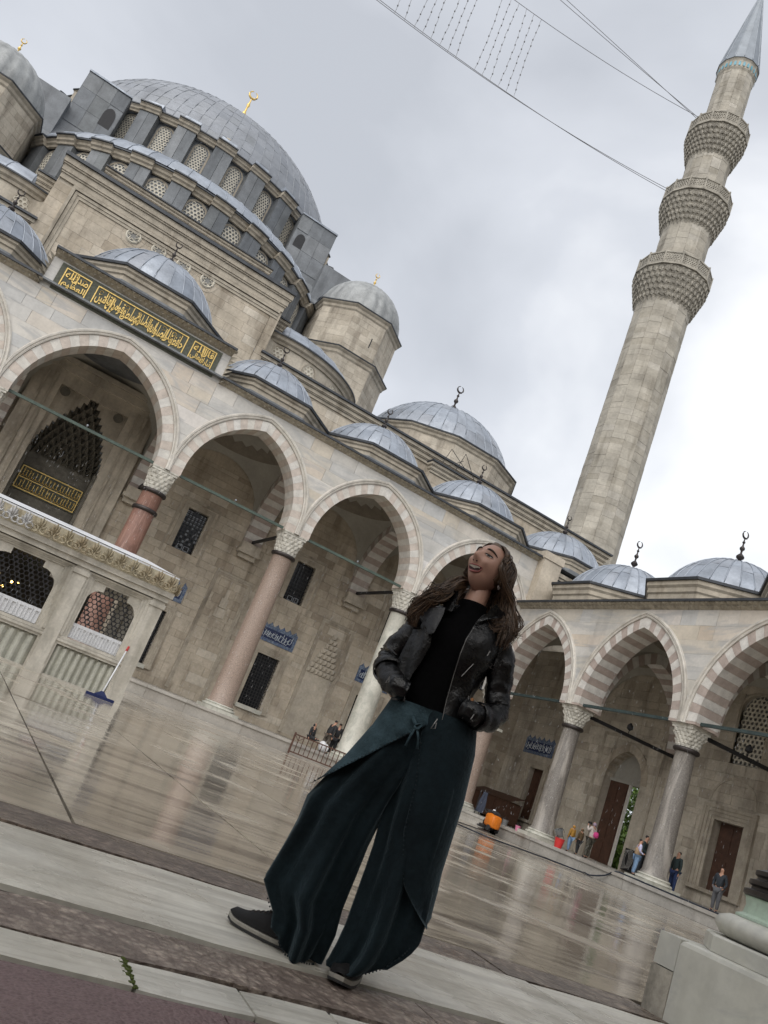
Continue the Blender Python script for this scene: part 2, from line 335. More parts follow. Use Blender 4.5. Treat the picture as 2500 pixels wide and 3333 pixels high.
def column(parent,x,y,z0,zr,za,Rb,Rt,m,ab=.575,label=None,rot=0,octo=False):
    o=link('column',None,parent,(x,y,z0)) if False else None
    g=G(); n=26; zs=z0+.35
    prof=[(Rb+.06,zs),(Rb+.05,zs+.06),(Rb,zs+.14)]+[(Rb+(Rt-Rb)*(i/6),zs+.14+(zr-.1-zs-.14)*i/6) for i in range(1,7)]+[(Rt+.03,zr-.05),(Rt+.03,zr)]
    g.lathe([(a,b-z0) for a,b in prof],(x,y,z0),n); c=obj('column',g,m,parent,True,sharp=35)
    if label: c['label']=label
    g=G(); g.box(x-Rb-.24,x+Rb+.24,y-Rb-.24,y+Rb+.24,z0,z0+.13); g.lathe([(Rb+.2,.13),(Rb+.23,.18),(Rb+.2,.23),(Rb+.12,.25),(Rb+.12,.28),(Rb+.14,.31),(Rb+.1,.35)],(x,y,z0),n); obj('column_base',g,WHITEM,c,False)
    g=G(); g.lathe([(Rt+.04,-.02),(Rt+.11,.02),(Rt+.13,.08),(Rt+.11,.14),(Rt+.04,.17)],(x,y,zr-.08),n); obj('neck_ring',g,BRONZE,c,True)
    g=G(); zb=zr+.09; H=za-.16-zb; T=5
    def sq(i,k,q):  # blend circle to square
        t=2*pi*i/32; ci=(cos(t),sin(t)); m_=max(abs(ci[0]),abs(ci[1])); return ((1-k)*ci[0]+k*ci[0]/m_)*q,((1-k)*ci[1]+k*ci[1]/m_)*q
    rows=[]
    for t in range(T):
        k0=t/T; q=Rt+.02+(ab-.03-Rt)*(k0**1.1)
        for zz,dq,am in ((zb+H*t/T,0,.012),(zb+H*(t+.55)/T,.02,.03),(zb+H*(t+.95)/T,(ab-Rt)/T*.75,.055)):
            row=[]
            for i in range(32):
                x_,y_=sq(i,k0*.95,q+dq+(am if (i+t)%2 else -am*.6)); row.append((x+x_,y+y_,zz))
            rows.append(row)
    g.grid(rows,True,.5,True,True)
    g.box(x-ab,x+ab,y-ab,y+ab,za-.16,za-.06); g.box(x-ab-.03,x+ab+.03,y-ab-.03,y+ab+.03,za-.06,za)
    obj('capital',g,CAPM,c)
    return c
def facade(t,T,cols,zs,zf,specs,vm,nv=14,wt=.6,depth=6.5,vz=.7,name_ar='arch',tie=GREENP,skip_tr=()):
    """arcade wall: voussoir rings, archivolts, spandrel stones, cornice fringe, vault bays, cross arches, tie beams"""
    V=Pieces(t,'voussoir',vm); B=Pieces(t,'marble_block',MARBLE); n=len(specs)
    for (s0,s1),A in zip(zip(cols,cols[1:]),specs):
        sc=(s0+s1)/2
        for i,wd in enumerate(A.wedges(nv)):
            d=R_.uniform(0,.008); r=(.12+R_.uniform(-.12,.12)) if (i//2)%2==0 else .85+R_.uniform(-.15,.15)
            pr3(V,inset([(x+sc,z+zs) for x,z in wd],.003),-wt,wt+d,T,r)
        prof=[(A.t+.004,wt-.05),(A.t+.004,wt+.06),(A.t+.06,wt+.085),(A.t+.085,wt+.05),(A.t+.10,wt+.05),(A.t+.13,wt+.10),(A.t+.2,wt+.11),(A.t+.23,wt+.06),(A.t+.245,wt+.06),(A.t+.25,wt-.05)]
        g=G(); rows=[]
        for q,dd in prof: rows.append([T(sc+x,dd,zs+z) for x,z in A.full(q,22)])
        g.grid(rows); obj('archivolt',g,ARCHIV,t,True,sharp=30)
    # spandrel stones between neighbouring rings
    z=zs; zz=[zs]
    while zz[-1]<zf-.35: zz.append(zz[-1]+R_.uniform(.5,.72))
    zz[-1]=zf
    for j,c in enumerate(cols):
        Al=specs[j-1] if j>0 else None; Ar=specs[j] if j<n else None
        cl=(cols[j-1]+c)/2 if Al else c-.5; cr_=(cols[j+1]+c)/2 if Ar else c+.5
        xl=lambda z_: (cl+Al.x(z_-zs,Al.t+.05)) if Al else c-.5
        xr=lambda z_: (cr_-Ar.x(z_-zs,Ar.t+.05)) if Ar else c+.5
        for za,zb in zip(zz,zz[1:]):
            h=[za+(zb-za)*i/4 for i in range(5)]; a0,b0=xl(za),xr(za); a1,b1=xl(zb),xr(zb)
            if b1-a1<.05: continue
            nb=max(1,round((b0-a0)/R_.uniform(.9,1.5))) if b0-a0>.9 else 1
            cuts=sorted(a0+(b0-a0)*(i+R_.uniform(-.22,.22))/nb for i in range(1,nb))
            L=[None]+cuts; Rr=cuts+[None]
            for l,rr in zip(L,Rr):
                pl=[(l if l is not None else min(xl(q),xr(q)-.01),q) for q in (h if l is None else (za,zb))]
                prr=[(rr if rr is not None else max(xr(q),xl(q)+.01),q) for q in (h if rr is None else (za,zb))]
                poly=inset(pl[::-1]+prr,.004)
                pr3(B,poly,-wt,wt+R_.uniform(-.004,.004),T,min(1,max(0,R_.gauss(.42,.3))))
    V.flush(); B.flush()
def vault(t,T,sc,z0,a=2.8,d0=-.6,d1=-6.45,m=None,zmax=99):
    g=G(); dc=(d0+d1)/2; b=abs(d1-d0)/2; R=sqrt(a*a+b*b); n=18; rows=[]
    for i in range(n+1):
        rows.append([T(sc-a+2*a*j/n,dc-b+2*b*i/n,min(zmax,z0+sqrt(max(0,R*R-(a-2*a*j/n)**2-(b-2*b*i/n)**2)))) for j in range(n+1)])
    g.grid(rows); o=obj('vault',g,m or VAULT,t,True)
    g=G(); N=20; ra=min(a,b)*.93; P=lambda q,k:T(sc+q*cos(2*pi*k/N),dc+q*sin(2*pi*k/N),min(zmax,z0+sqrt(R*R-q*q))-.02)
    for k in range(N):      # painted zigzag ring at the foot of the dome
        g.add([P(ra,k),P(ra,k+.5),P(ra,k+1),P(ra*.80,k+1),P(ra*.70,k+.5),P(ra*.80,k)],[(0,1,4,5),(1,2,3,4)])
    obj('painted_ring',g,RINGM,o); return o
def cross_arch(t,P,T,s,zs,h,ztop,th=.5,d0=-.6,d1=-6.5,nv=13):
    dc=(d0+d1)/2; A=Arch(abs(d1-d0)/2-.3,h,.2,.5); T2=lambda u,e,z: T(s+e,dc-u,z)
    for i,wd in enumerate(A.wedges(nv)):
        r=(.1+R_.uniform(-.1,.12)) if (i//2)%2==0 else .85+R_.uniform(-.15,.15)
        pr3(P,inset([(x,z+zs) for x,z in wd],.003),-th,th+R_.uniform(0,.006),T2,r)
    g=G(); c=A.full(A.t,10)
    for p,q in zip(c,c[1:]):
        if abs(p[0]-q[0])>1e-4: 
            class _: add=staticmethod(lambda v,f,r:g.add(v,f,r))
            pr3(_,[(p[0],p[1]+zs),(q[0],q[1]+zs),(q[0],ztop),(p[0],ztop)],-th+.02,th-.02,T2,.5)
    for sg in (-1,1):
        x0=A.a+A.t; x1=abs(d1-d0)/2-.001
        if x1-x0>.01:
            class _: add=staticmethod(lambda v,f,r:g.add(v,f,r))
            pr3(_,[(sg*x0,zs),(sg*x1,zs),(sg*x1,ztop),(sg*x0,ztop)],-th+.02,th-.02,T2,.5)
    obj('cross_wall',g,PLASTER,t)
def fringe(t,T,s0,s1,z0,z1,d0,d1,lead=.1,step=.26,edge=.12):
    """muqarnas cornice: a sloping band cut into teeth, and the lead edge on it"""
    g=G(); n=max(1,int((s1-s0)/step)); w_=(s1-s0)/n; zm=z0+(z1-z0)*.55
    for i in range(n):
        a=s0+w_*i; b=a+w_; m_=(a+b)/2
        for (za,zb,da,db,sh) in ((z0,zm,d0,d0+(d1-d0)*.5,0),(zm,z1,d0+(d1-d0)*.5,d1,w_/2)):
            a_,b_,mm=a+sh,b+sh,m_+sh
            v=[T(a_,da-.02,za+.03),T(b_,da-.02,za+.03),T(mm,da+.02,za),T(a_,da,zb),T(b_,da,zb),T(a_+.03,db,zb),T(b_-.03,db,zb),T(mm,db,zb-.06)]
            g.add(v,[(0,2,3),(2,1,4),(3,2,7,5),(2,4,6,7),(5,7,6),(3,5,6,4)])
    g.add([T(s0,d0-.1,z0),T(s1,d0-.1,z0),T(s1,d0-.02,z0),T(s0,d0-.02,z0),T(s0,d0-.1,z1),T(s1,d0-.1,z1),T(s1,d1-.06,z1),T(s0,d1-.06,z1)],[(3,2,6,7),(0,3,7,4),(2,1,5,6),(7,6,5,4),(0,1,2,3)])
    o=obj('cornice_fringe',g,FRINGE,t); o['kind']='stuff'
    g=G(); v=[T(s0-.05,d0-.1,z1),T(s1+.05,d0-.1,z1),T(s1+.05,d1+edge*.6,z1),T(s0-.05,d1+edge*.6,z1)]
    v+=[(p[0],p[1],p[2]+lead) for p in v]; g.add(v,[(0,1,2,3),(4,5,6,7),(0,1,5,4),(1,2,6,5),(2,3,7,6),(3,0,4,7)])
    obj('lead_edge',g,LEAD_D,t)
def dome_unit(t,P,c,z0,zd,R,k,zc,Rc=3.72,fin=1.5,nm=30):
    """octagonal drum with mouldings, lead dome and finial"""
    a0=pi/8; g=G(); ring(g,c,8,a0,[(Rc,z0),(Rc,z0+.38)]); d=obj('drum',g,LEAD_G,t)
    g=G(); h=zd-z0-.38; ring(g,c,8,a0,[(Rc-.02,z0+.38),(Rc-.02,z0+.38+h*.3),(Rc+.06,z0+.38+h*.38),(Rc+.06,z0+.38+h*.6),(Rc+.16,z0+.38+h*.72),(Rc+.16,zd-.06)]); obj('drum_moulding',g,MOULD,d)
    g=G(); ring(g,c,8,a0,[(Rc+.26,zd-.06),(Rc+.28,zd+.05),(R*.9,zd+.12)]); obj('drum_lead_edge',g,LEAD_D,d)
    lead_dome(t,P,c,R,k,zc,zd+.08,nm,3)
    finial(t,c,zc+R*k-.03,fin,BRONZE)
# vault plaster with its painted ring of darker zigzag
VAULT=PLASTER; RINGM=mat('brown painted ring',(.20,.175,.14),rough=.9,noise_=(2,.2))
# ------------------------------------------------------------------ mosque front portico (facing the camera)
PORT=thing('mosque_portico','tall marble arcade fronting the mosque, its raised middle bay carrying a gilded inscription','arcade',(-24,0,.3))
CX=[-34.4,-27.8,-20.2,-13.6,-6.85,0]
AS=Arch(2.65,3.72,.35); AM=Arch(3.2,3.8,0); AE=Arch(2.72,3.72,.35)
facade(PORT,TA,CX,9.48,14.14,[AS,AM,AS,AE,AE],VOUSS,nv=15)
cm=[PINKG,PORPH,PORPH,PINKG,WHITEM,PINKG]
lb=[None,None,'red porphyry column behind the fountain','pink granite column','white veined marble column','corner column']
for x,m,l in zip(CX,cm,lb):
    column(PORT,x,0,.84,8.41,9.48,.55,.47,m,label=l)
# second bronze band on the porphyry column
g=G(); g.lathe([(.48,0),(.56,.03),(.58,.1),(.56,.17),(.48,.2)],(-20.2,0,7.45),24); obj('bronze_band',g,BRONZE,PORT,True)
P=Pieces(PORT,'rib_stone',VOUSS2,120)
for x in CX: cross_arch(PORT,P,TA,x,9.48,3.55,14.2,th=.52)
P.flush()
for a,b in zip(CX+[0],CX[1:]+[6.5]):
    sc=(a+b)/2
    if abs(sc+24)<.1: vault(PORT,TA,sc,10.9,a=3.3)
    else: vault(PORT,TA,sc,10.5,a=(b-a)/2-.5,zmax=14.33)
# platform under the arcade
g=G(); g.box(-60,6.5,-.98,6.4,.2,.80); obj('platform_core',g,PLAT,PORT)
P=Pieces(PORT,'platform_slab',PLAT); x=-36
while x<0:
    wd=R_.uniform(1.6,3.4); x2=min(0,x+wd)
    P.box(x+.006,x2-.006,-1.06,-.3,.72,.84,r=R_.random()); P.box(x+.006,x2-.006,-1.0-R_.uniform(0,.012),-.9,.26,.715,r=R_.random()*.6)
    for yy in range(4): P.box(x+.006,x2-.006,-.29+yy*1.7,1.40+yy*1.7,.72,.84-R_.uniform(0,.004),r=R_.random())
    x=x2
P.flush()
# tie beams
for a,b in zip(CX,CX[1:]):
    g=G(); g.box(a+.5,b-.5,-.35,-.25,9.5,9.62); o=obj('tie_beam',g,GREENP,PORT)
    g=G(); xm=(a+b)/2+.1; g.sphere((xm,-.3,9.72),.05,8,6); g.tube([(xm,-.3,9.66),(xm,-.3,9.74)],.02,6); obj('spotlight',g,GLASSL,o)
for x in CX[:-1]:
    g=G(); g.box(x-.06,x+.06,.62,6.5,9.5,9.64); obj('tie_rod',g,IRON,PORT)
# cornice: left run, raised middle, right run
for s0,s1 in ((-60,-28.25),(-19.75,.75)): fringe(PORT,TA,s0,s1,14.14,14.34,.6,.92)
g=G(); g.box(-60,7,-.9,6.9,14.345,14.43); obj('roof',g,LEAD_G,PORT)
# end pier over the corner, and the clad wall beyond it
g=G(); g.box(-.5,.72,-1.12,-.605,11.4,14.34); g.box(-.56,.78,-1.18,-.6,14.34,14.75); g.box(-.5,.72,-.6,.2,14.44,14.75)
obj('corner_pier',g,LIME,PORT)
g=G(); g.box(.725,6.9,-.62,0,11.5,14.1); obj('clad_wall',g,LEAD_G,PORT)
g=G(); g.box(.725,7,-.70,0,13.75,13.9); g.box(.725,7,-.78,0,13.905,14.12); obj('wall_moulding',g,MOULD,PORT)
# raised middle bay
g=G(); g.box(-28.2,-19.8,-.6,-.05,14.145,15.58); g.box(-28.2,-27.6,-.05,6.4,14.44,15.58); g.box(-20.4,-19.8,-.05,6.4,14.44,15.58); rb=obj('raised_wall',g,MARBLE,PORT)
fringe(PORT,TA,-28.2,-19.8,15.58,15.80,.6,1.02,lead=.1)
for xx in (-28.2,-19.8):   # fringe running down both sides of the plaque
    g=G(); sg=-1 if xx<-24 else 1; x0=xx-sg*.02
    for i in range(6):
        z=14.15+i*.24; g.add([(x0,-.6,z),(x0,-.6,z+.24),(x0+sg*.28,-.9,z+.24),(x0+sg*.05,-.9,z),(x0,-.3,z),(x0,-.3,z+.24)],[(0,3,2,1),(0,4,3),(1,2,5),(3,4,5,2)])
    obj('side_fringe',g,FRINGE,PORT)
g=G(); g.box(-28.15,-19.85,-.9,6.4,15.81,15.9); obj('raised_roof',g,LEAD_G,PORT)
g=G(); g.box(-27.78,-20.22,-.66,-.605,14.22,15.5); plq=obj('inscription_panel',g,PLAQ,PORT)
# gilded frames and Arabic lettering
def frame(parent,x0,x1,z0,z1,y,w_=.045,dp=.03,name='gold_frame',m=GOLD):
    g=G(); g.box(x0,x1,y-dp,y,z0,z0+w_); g.box(x0,x1,y-dp,y,z1-w_,z1); g.box(x0,x0+w_,y-dp,y,z0+w_,z1-w_); g.box(x1-w_,x1,y-dp,y,z0+w_,z1-w_); return obj(name,g,m,parent)
_F={'ا':(0xFE8D,0),'ب':(0xFE8F,1),'ت':(0xFE95,1),'ث':(0xFE99,1),'ح':(0xFEA1,1),'د':(0xFEA9,0),'ر':(0xFEAD,0),'س':(0xFEB1,1),'ص':(0xFEB9,1),'ط':(0xFEC1,1),'ظ':(0xFEC5,1),'ع':(0xFEC9,1),'ف':(0xFED1,1),'ق':(0xFED5,1),'ك':(0xFED9,1),'ل':(0xFEDD,1),'م':(0xFEE1,1),'ن':(0xFEE5,1),'ه':(0xFEE9,1),'و':(0xFEED,0),'ى':(0xFEEF,0),'ي':(0xFEF1,1),'ة':(0xFE93,0)}
def shape(wd):
    o=[]
    for i,c in enumerate(wd):
        if c not in _F: o.append(c); continue
        pv=i>0 and wd[i-1] in _F and _F[wd[i-1]][1]; nx=i<len(wd)-1 and wd[i+1] in _F and _F[c][1]
        o.append(chr(_F[c][0]+(3 if pv and nx else 1 if pv else 2 if nx else 0)))
    return ''.join(o)[::-1]
def text_mesh(body,depth=.012,weight=.012):
    c=bpy.data.curves.new('lettering','FONT'); c.body=body; c.extrude=depth; c.offset=weight; c.resolution_u=2
    o=bpy.data.objects.new('lettering',c); COL.objects.link(o); bpy.context.view_layer.update()
    me=bpy.data.meshes.new_from_object(o); bpy.data.objects.remove(o); bpy.data.curves.remove(c); return me
def lettering(parent,words,x0,x1,z0,z1,y,m=GOLD,per=1.25,name='lettering'):
    """words set right to left along the panel, each stretched to fill its place, neighbours overlapping and stepped as in thuluth script"""
    ms=[(text_mesh(shape(w_)),w_) for w_ in words]; ws=[]
    for me,_ in ms:
        xs=[v.co.x for v in me.vertices]; ys=[v.co.y for v in me.vertices]; ws.append((min(xs),max(xs),min(ys),max(ys)))
    tot=sum((b-a)**.8 for a,b,_,_ in ws); x=x1; g=G()
    for k,((me,_),(a,b,c,d)) in enumerate(zip(ms,ws)):
        wd=(x1-x0)*(b-a)**.8/tot; w2=wd*(1.0 if len(ms)==1 else per); xa=max(x0,x-w2*.5-wd*.5); xb=min(x1,xa+w2)
        za=z0+(0 if k%2==0 else (z1-z0)*.16); zb=z1-(0 if k%2 else (z1-z0)*.05)
        g.add([(xa+(v.co.x-a)/(b-a)*(xb-xa),y-.014-v.co.z*1.0,za+(v.co.y-c)/(d-c)*(zb-za)) for v in me.vertices],[tuple(p.vertices) for p in me.polygons]); x-=wd
        bpy.data.meshes.remove(me)
    return obj(name,g,m,parent)
Y=-.665
for x0,x1,ww in ((-27.55,-26.42,['صدق','الله','العظيم']),(-26.14,-21.86,['حافظوا','على','الصلوات','والصلوة','الوسطى','وقوموا','لله','قانتين']),(-21.58,-20.45,['قال','الله','تبارك','وتعالى'])):
    fr=frame(plq,x0,x1,14.40,15.36,Y)
    if len(ww)<6:
        h=(len(ww)+1)//2
        lettering(fr,ww[:2],x0+.08,x1-.08,14.86,15.30,Y); lettering(fr,ww[2:],x0+.08,x1-.08,14.46,14.88,Y)
    else: lettering(fr,ww,x0+.1,x1-.1,14.47,15.22,Y)
    g=G()      # tall uprights and the small marks between them
    n=int((x1-x0)/.30)
    for i in range(n):
        xx=x0+.12+(x1-x0-.24)*(i+.5+R_.uniform(-.25,.25))/n
        if i%2: g.box(xx,xx+.03,Y-.02,Y-.004,14.85,15.28)
        else:
            g.tube([(xx+.07*cos(t),Y-.012,15.17+.06*sin(t)) for t in (0,.8,1.6,2.4,3.2,4.0)],.013,4)
            g.tube([(xx-.07,Y-.012,15.02),(xx+.06,Y-.012,15.07)],.013,4)
    o=obj('script_marks',g,GOLD,fr); o['kind']='stuff'
# domes over the bays
P=Pieces(PORT,'lead_sheet',LEAD)
for xc in (-31.1,-16.9,-10.25,-3.5,3.25): dome_unit(PORT,P,(xc,3.2),14.43,15.42,3.22,1.08,14.25)
dome_unit(PORT,P,(-24,3.2),15.9,16.95,3.72,1.1,15.55,Rc=3.9,fin=1.5)
P.flush(True)
# ------------------------------------------------------------------ side arcade (right) with its wall and doors
SIDE=thing('side_arcade','lower domed marble arcade with striped arches closing the right side of the courtyard','arcade',(0,-16,.3))
SY=[0,6.57,13.14,19.71,26.28,32.9]
AB=Arch(2.62,3.76,.1,.46)
facade(SIDE,TB,SY,6.76,11.34,[AB]*5,VOUSS2,nv=15)
for s,m,l in zip(SY[1:],[GREYG,GREYG,WHITEM,PINKG],['grey granite column by the wooden door','grey column with a pale vertical vein',None,None]):
    column(SIDE,0,-s,.84,5.85,6.76,.46,.37,m,ab=.5,label=l)
column(SIDE,.02,-.02,5.0,5.85,6.755,.40,.37,PINKG,ab=.5)
P=Pieces(SIDE,'rib_stone',VOUSS2,140)
for s in SY[1:]: cross_arch(SIDE,P,TB,s,6.76,3.5,11.4,th=.5)
P.flush()
for a,b in zip(SY,SY[1:]): vault(SIDE,TB,(a+b)/2,7.78,zmax=11.55)
g=G(); g.box(-.98,6.4,-32.4,-1.07,.2,.80); obj('platform_core',g,PLAT,SIDE)
P=Pieces(SIDE,'platform_slab',PLAT); y=-1.06
while y>-32.4:
    wd=R_.uniform(1.8,3.6); y2=max(-32.4,y-wd)
    P.box(-1.06,-.3,y2+.006,y-.006,.72,.84,r=R_.random()); P.box(-1.0-R_.uniform(0,.015),-.9,y2+.006,y-.006,.22,.715,r=R_.random()*.6)
    for k in range(3): P.box(-.29+k*2.2,1.90+k*2.2,y2+.006,y-.006,.72,.84-R_.uniform(0,.004),r=R_.random())
    y=y2
# three low steps up to the platform beside the corner
for i in range(3): P.box(-1.02-.34*(3-i),-1.01,-4.9,-2.2,.25,.25+.15*(i+1),r=R_.random())
P.flush()
for a,b in zip(SY,SY[1:]):
    g=G(); g.box(-.36,-.24,-b+.45,-a-.45,6.80,6.92); o=obj('tie_beam',g,GREEND,SIDE)
for s in SY[1:5]:
    g=G(); g.box(.5,6.5,-s-.06,-s+.06,6.55,6.70); o=obj('tie_rod',g,IRON,SIDE)
    g=G(); x=3.2; g.tube([(x,-s,6.72),(x,-s,6.85)],.02,6); g.lathe([(.04,0),(.14,.08),(.14,.24),(.05,.33),(.02,.36)],(x,-s,6.85),8); obj('lantern',g,IRON,o)
fringe(SIDE,TB,.6,34,11.34,11.56,.6,.95,step=.25)
g=G(); g.box(-.9,7.2,-34,-.63,11.565,11.66); obj('roof',g,LEAD_G,SIDE)
P=Pieces(SIDE,'lead_sheet',LEAD)
for s in (3.6,10.3,16.6,23.1,29.6): dome_unit(SIDE,P,(3.25,-s),11.66,12.92,3.25,1.08,11.7,Rc=3.6,fin=1.75)
P.flush(True)
# back wall, x = 6.5, seen through the arches; s = 6.5 - y
WS=lambda y:6.5-y
holes=[(WS(3.86),WS(2.60),1.5,4.36),(WS(-2.25),WS(-4.62),.84,5.6),(WS(-9.5),WS(-11.04),1.5,4.4),(WS(-9.55),WS(-11.1),6.95,10.2)]
holes[1]=(WS(-2.2),WS(-4.75),.84,6.45)
g=G(); wall_core(g,(6.5,6.5),(6.5,-34),.5,11.5,.85,holes); obj('wall_core',g,LIME_D,SIDE)
P=Pieces(SIDE,'wall_block',LIME_D); wall_blocks(P,(6.5,6.5),(6.5,-34),.84,11.4,.46,1.0,holes,proud=.012); P.flush()
def jamb(parent,T,s0,s1,z0,z1,w_=.34,d=.10,name='door_frame',m=MOULD,steps=3,sill=True):
    """stepped stone frame round an opening: T maps (s, out, z)"""
    g=G(); 
    class _: add=staticmethod(lambda v,f,r:g.add(v,f,r))
    for k in range(steps):
        a=w_*k/steps; b=w_*(k+1)/steps; e=d*(k+1)/steps
        pr3(_,[(s0-b,z0),(s0-a,z0),(s0-a,z1+a),(s0-b,z1+b)],-.02,e,T,.5); pr3(_,[(s1+a,z0),(s1+b,z0),(s1+b,z1+b),(s1+a,z1+a)],-.02,e,T,.5)
        pr3(_,[(s0-a,z1+a),(s1+a,z1+a),(s1+b,z1+b),(s0-b,z1+b)],-.02,e,T,.5)
    if sill: pr3(_,[(s0-w_,z0-.16),(s1+w_,z0-.16),(s1+w_,z0),(s0-w_,z0)],-.02,d+.04,T,.5)
    return obj(name,g,m,parent)
TBW=lambda s,d,z:(6.5-d,6.5-s,z)
def leaf(parent,T,s0,s1,z0,z1,d=-.35,m=WOODD,name='door',n=1):
    g=G()
    class _: add=staticmethod(lambda v,f,r:g.add(v,f,r))
    pr3(_,[(s0,z0),(s1,z0),(s1,z1),(s0,z1)],d-.08,d,T,.5)
    k=max(2,int((z1-z0)/1.0))
    for j in range(2):
        a=s0+(s1-s0)*(j+.1)/2; b=s0+(s1-s0)*(j+.9)/2
        for i in range(k):
            c=z0+(z1-z0)*(i+.1)/k; e=z0+(z1-z0)*(i+.9)/k
            pr3(_,[(a,c),(b,c),(b,e),(a,e)],d-.01,d+.025,T,.5)
    return obj(name,g,m,parent)
h=holes[0]; jamb(SIDE,TBW,h[0],h[1],h[2],h[3],.4,.1); leaf(SIDE,TBW,h[0],h[1],h[2],h[3])
h=holes[2]; jamb(SIDE,TBW,h[0],h[1],h[2],h[3],.62,.16,steps=4); leaf(SIDE,TBW,h[0],h[1],h[2],h[3],-.45)
# shallow relieving arch over that door
def rel_arch(parent,T,sc,z0,a,h,t,d,name,m,n=12):
    A=Arch(a,h,.0,t); g=G()
    for p,q,p2,q2 in zip(A.full(0,n),A.full(0,n)[1:],A.full(t,n),A.full(t,n)[1:]):
        class _: add=staticmethod(lambda v,f,r:g.add(v,f,r))
        pr3(_,[(sc+p[0],z0+p[1]),(sc+q[0],z0+q[1]),(sc+q2[0],z0+q2[1]),(sc+p2[0],z0+p2[1])],-.02,d,T,.5)
    return obj(name,g,m,parent)
rel_arch(SIDE,TBW,WS(-10.2),5.1,1.15,1.15,.10,.03,'relieving_arch',MOULD)
# pierced window over it
def lattice(parent,T,sc,z0,w_,h,cell=.21,name='window',arch=True,thick=.05,d=-.12,hole=.36,frame_=.12):
    """stone window of round holes; the opening is arched or square"""
    top=z0+h-w_/2 if arch else z0+h
    inside=lambda s,z:(abs(s)<w_/2-cell*.3 and z0+cell*.3<z<top) or (arch and z>=top and math.hypot(s,z-top)<w_/2-cell*.3)
    g=G(); dx=cell; dz=cell*.866; i=0; z=z0+dz*.6
    while z<z0+h:
        s=-w_/2+(dx/2 if i%2 else 0)
        while s<w_/2+.01:
            if inside(s,z):
                ho=[(s+dx*.577*cos(pi/6+pi/3*k),z+dx*.577*sin(pi/6+pi/3*k)) for k in range(6)]; hi=[(s+dx*hole*cos(pi/6+pi/3*k),z+dx*hole*sin(pi/6+pi/3*k)) for k in range(6)]
                v=[T(sc+p[0],d,p[1]) for p in ho]+[T(sc+p[0],d,p[1]) for p in hi]+[T(sc+p[0],d-thick,p[1]) for p in hi]
                g.add(v,[(k,(k+1)%6,6+(k+1)%6,6+k) for k in range(6)]+[(6+k,6+(k+1)%6,12+(k+1)%6,12+k) for k in range(6)])
            s+=dx
        z+=dz; i+=1
    o=obj(name,g,GRILLE,parent)
    pts=[(-w_/2,z0),(w_/2,z0)]+([(w_/2*cos(t),top+w_/2*sin(t)) for t in [pi*k/10 for k in range(11)]] if arch else [(w_/2,top),(-w_/2,top)])
    g=G()
    class _: add=staticmethod(lambda v,f,r:g.add(v,f,r))
    g.poly([T(sc+a,d-thick-.03,b) for a,b in pts]); obj('pane',g,HOLEM,o)
    if frame_:
        big=[(-w_/2-frame_,z0),(w_/2+frame_,z0)]+([((w_/2+frame_)*cos(t),top+(w_/2+frame_)*sin(t)) for t in [pi*k/10 for k in range(11)]] if arch else [(w_/2+frame_,top+frame_),(-w_/2-frame_,top+frame_)])
        g=G()
        for (p,q,p2,q2) in zip(pts[1:]+pts[:1],(pts[1:]+pts[:1])[1:]+(pts[1:]+pts[:1])[:1],big[1:]+big[:1],(big[1:]+big[:1])[1:]+(big[1:]+big[:1])[:1]):
            pr3(_,[p2,q2,q,p],d-.03,.03,lambda s,e,z:T(sc+s,e,z),.5)
        obj('frame',g,MOULD,o)
    return o
h=holes[3]; lattice(SIDE,TBW,(h[0]+h[1])/2,h[2],h[1]-h[0],h[3]-h[2],.235,arch=True)
# gateway: pointed arch, one leaf open, trees beyond
h=holes[1]; sc=(h[0]+h[1])/2; A=Arch((h[1]-h[0])/2,1.5,0,.42); g=G()
class _g: add=staticmethod(lambda v,f,r:g.add(v,f,r))
Pg=Pieces(SIDE,'gate_arch_stone',LIME)
for wd in A.wedges(6): pr3(Pg,inset([(sc+x,4.95+z) for x,z in wd],.004),-.5,.03,TBW,R_.random())
Pg.flush()
pts=A.full(0,10)
for p,q in zip(pts,pts[1:]):
    if abs(p[0]-q[0])>1e-4: pr3(_g,[(sc+p[0],4.95+p[1]),(sc+q[0],4.95+q[1]),(sc+q[0],6.47),(sc+p[0],6.47)],-.8,-.04,TBW,.5)
obj('gate_spandrel',g,LIME_D,SIDE)
jamb(SIDE,TBW,WS(-1.55),WS(-5.6),.84,7.1,.16,.06,'gate_panel_frame',steps=2,sill=False)
g=G(); class_=None
pr3(_g,[(WS(-2.25),.86),(WS(-3.62),.86),(WS(-3.62),4.9),(WS(-2.25),4.9)],-.55,-.45,TBW,.5)
for i in range(4):
    for j in range(2): pr3(_g,[(WS(-2.33-j*.64),1.0+i*.97),(WS(-2.90-j*.64),1.0+i*.97),(WS(-2.90-j*.64),1.85+i*.97),(WS(-2.33-j*.64),1.85+i*.97)],-.46,-.42,TBW,.5)
obj('gate_leaf',g,WOODD,SIDE)
g=G(); pr3(_g,[(WS(-3.63),.86),(WS(-3.78),.86),(WS(-3.78),4.9),(WS(-3.63),4.9)],-.52,-.42,TBW,.5); obj('gate_post',g,ARCHIV,SIDE)
g=G(); pr3(_g,[(WS(-2.2),4.9),(WS(-4.75),4.9),(WS(-4.75),5.05),(WS(-2.2),5.05)],-.8,-.40,TBW,.5); pr3(_g,[(WS(-2.25),5.05),(WS(-4.7),5.05),(WS(-4.7),6.4),(WS(-2.25),6.4)],-.72,-.6,TBW,.5); obj('gate_lintel',g,PLASTER,SIDE)
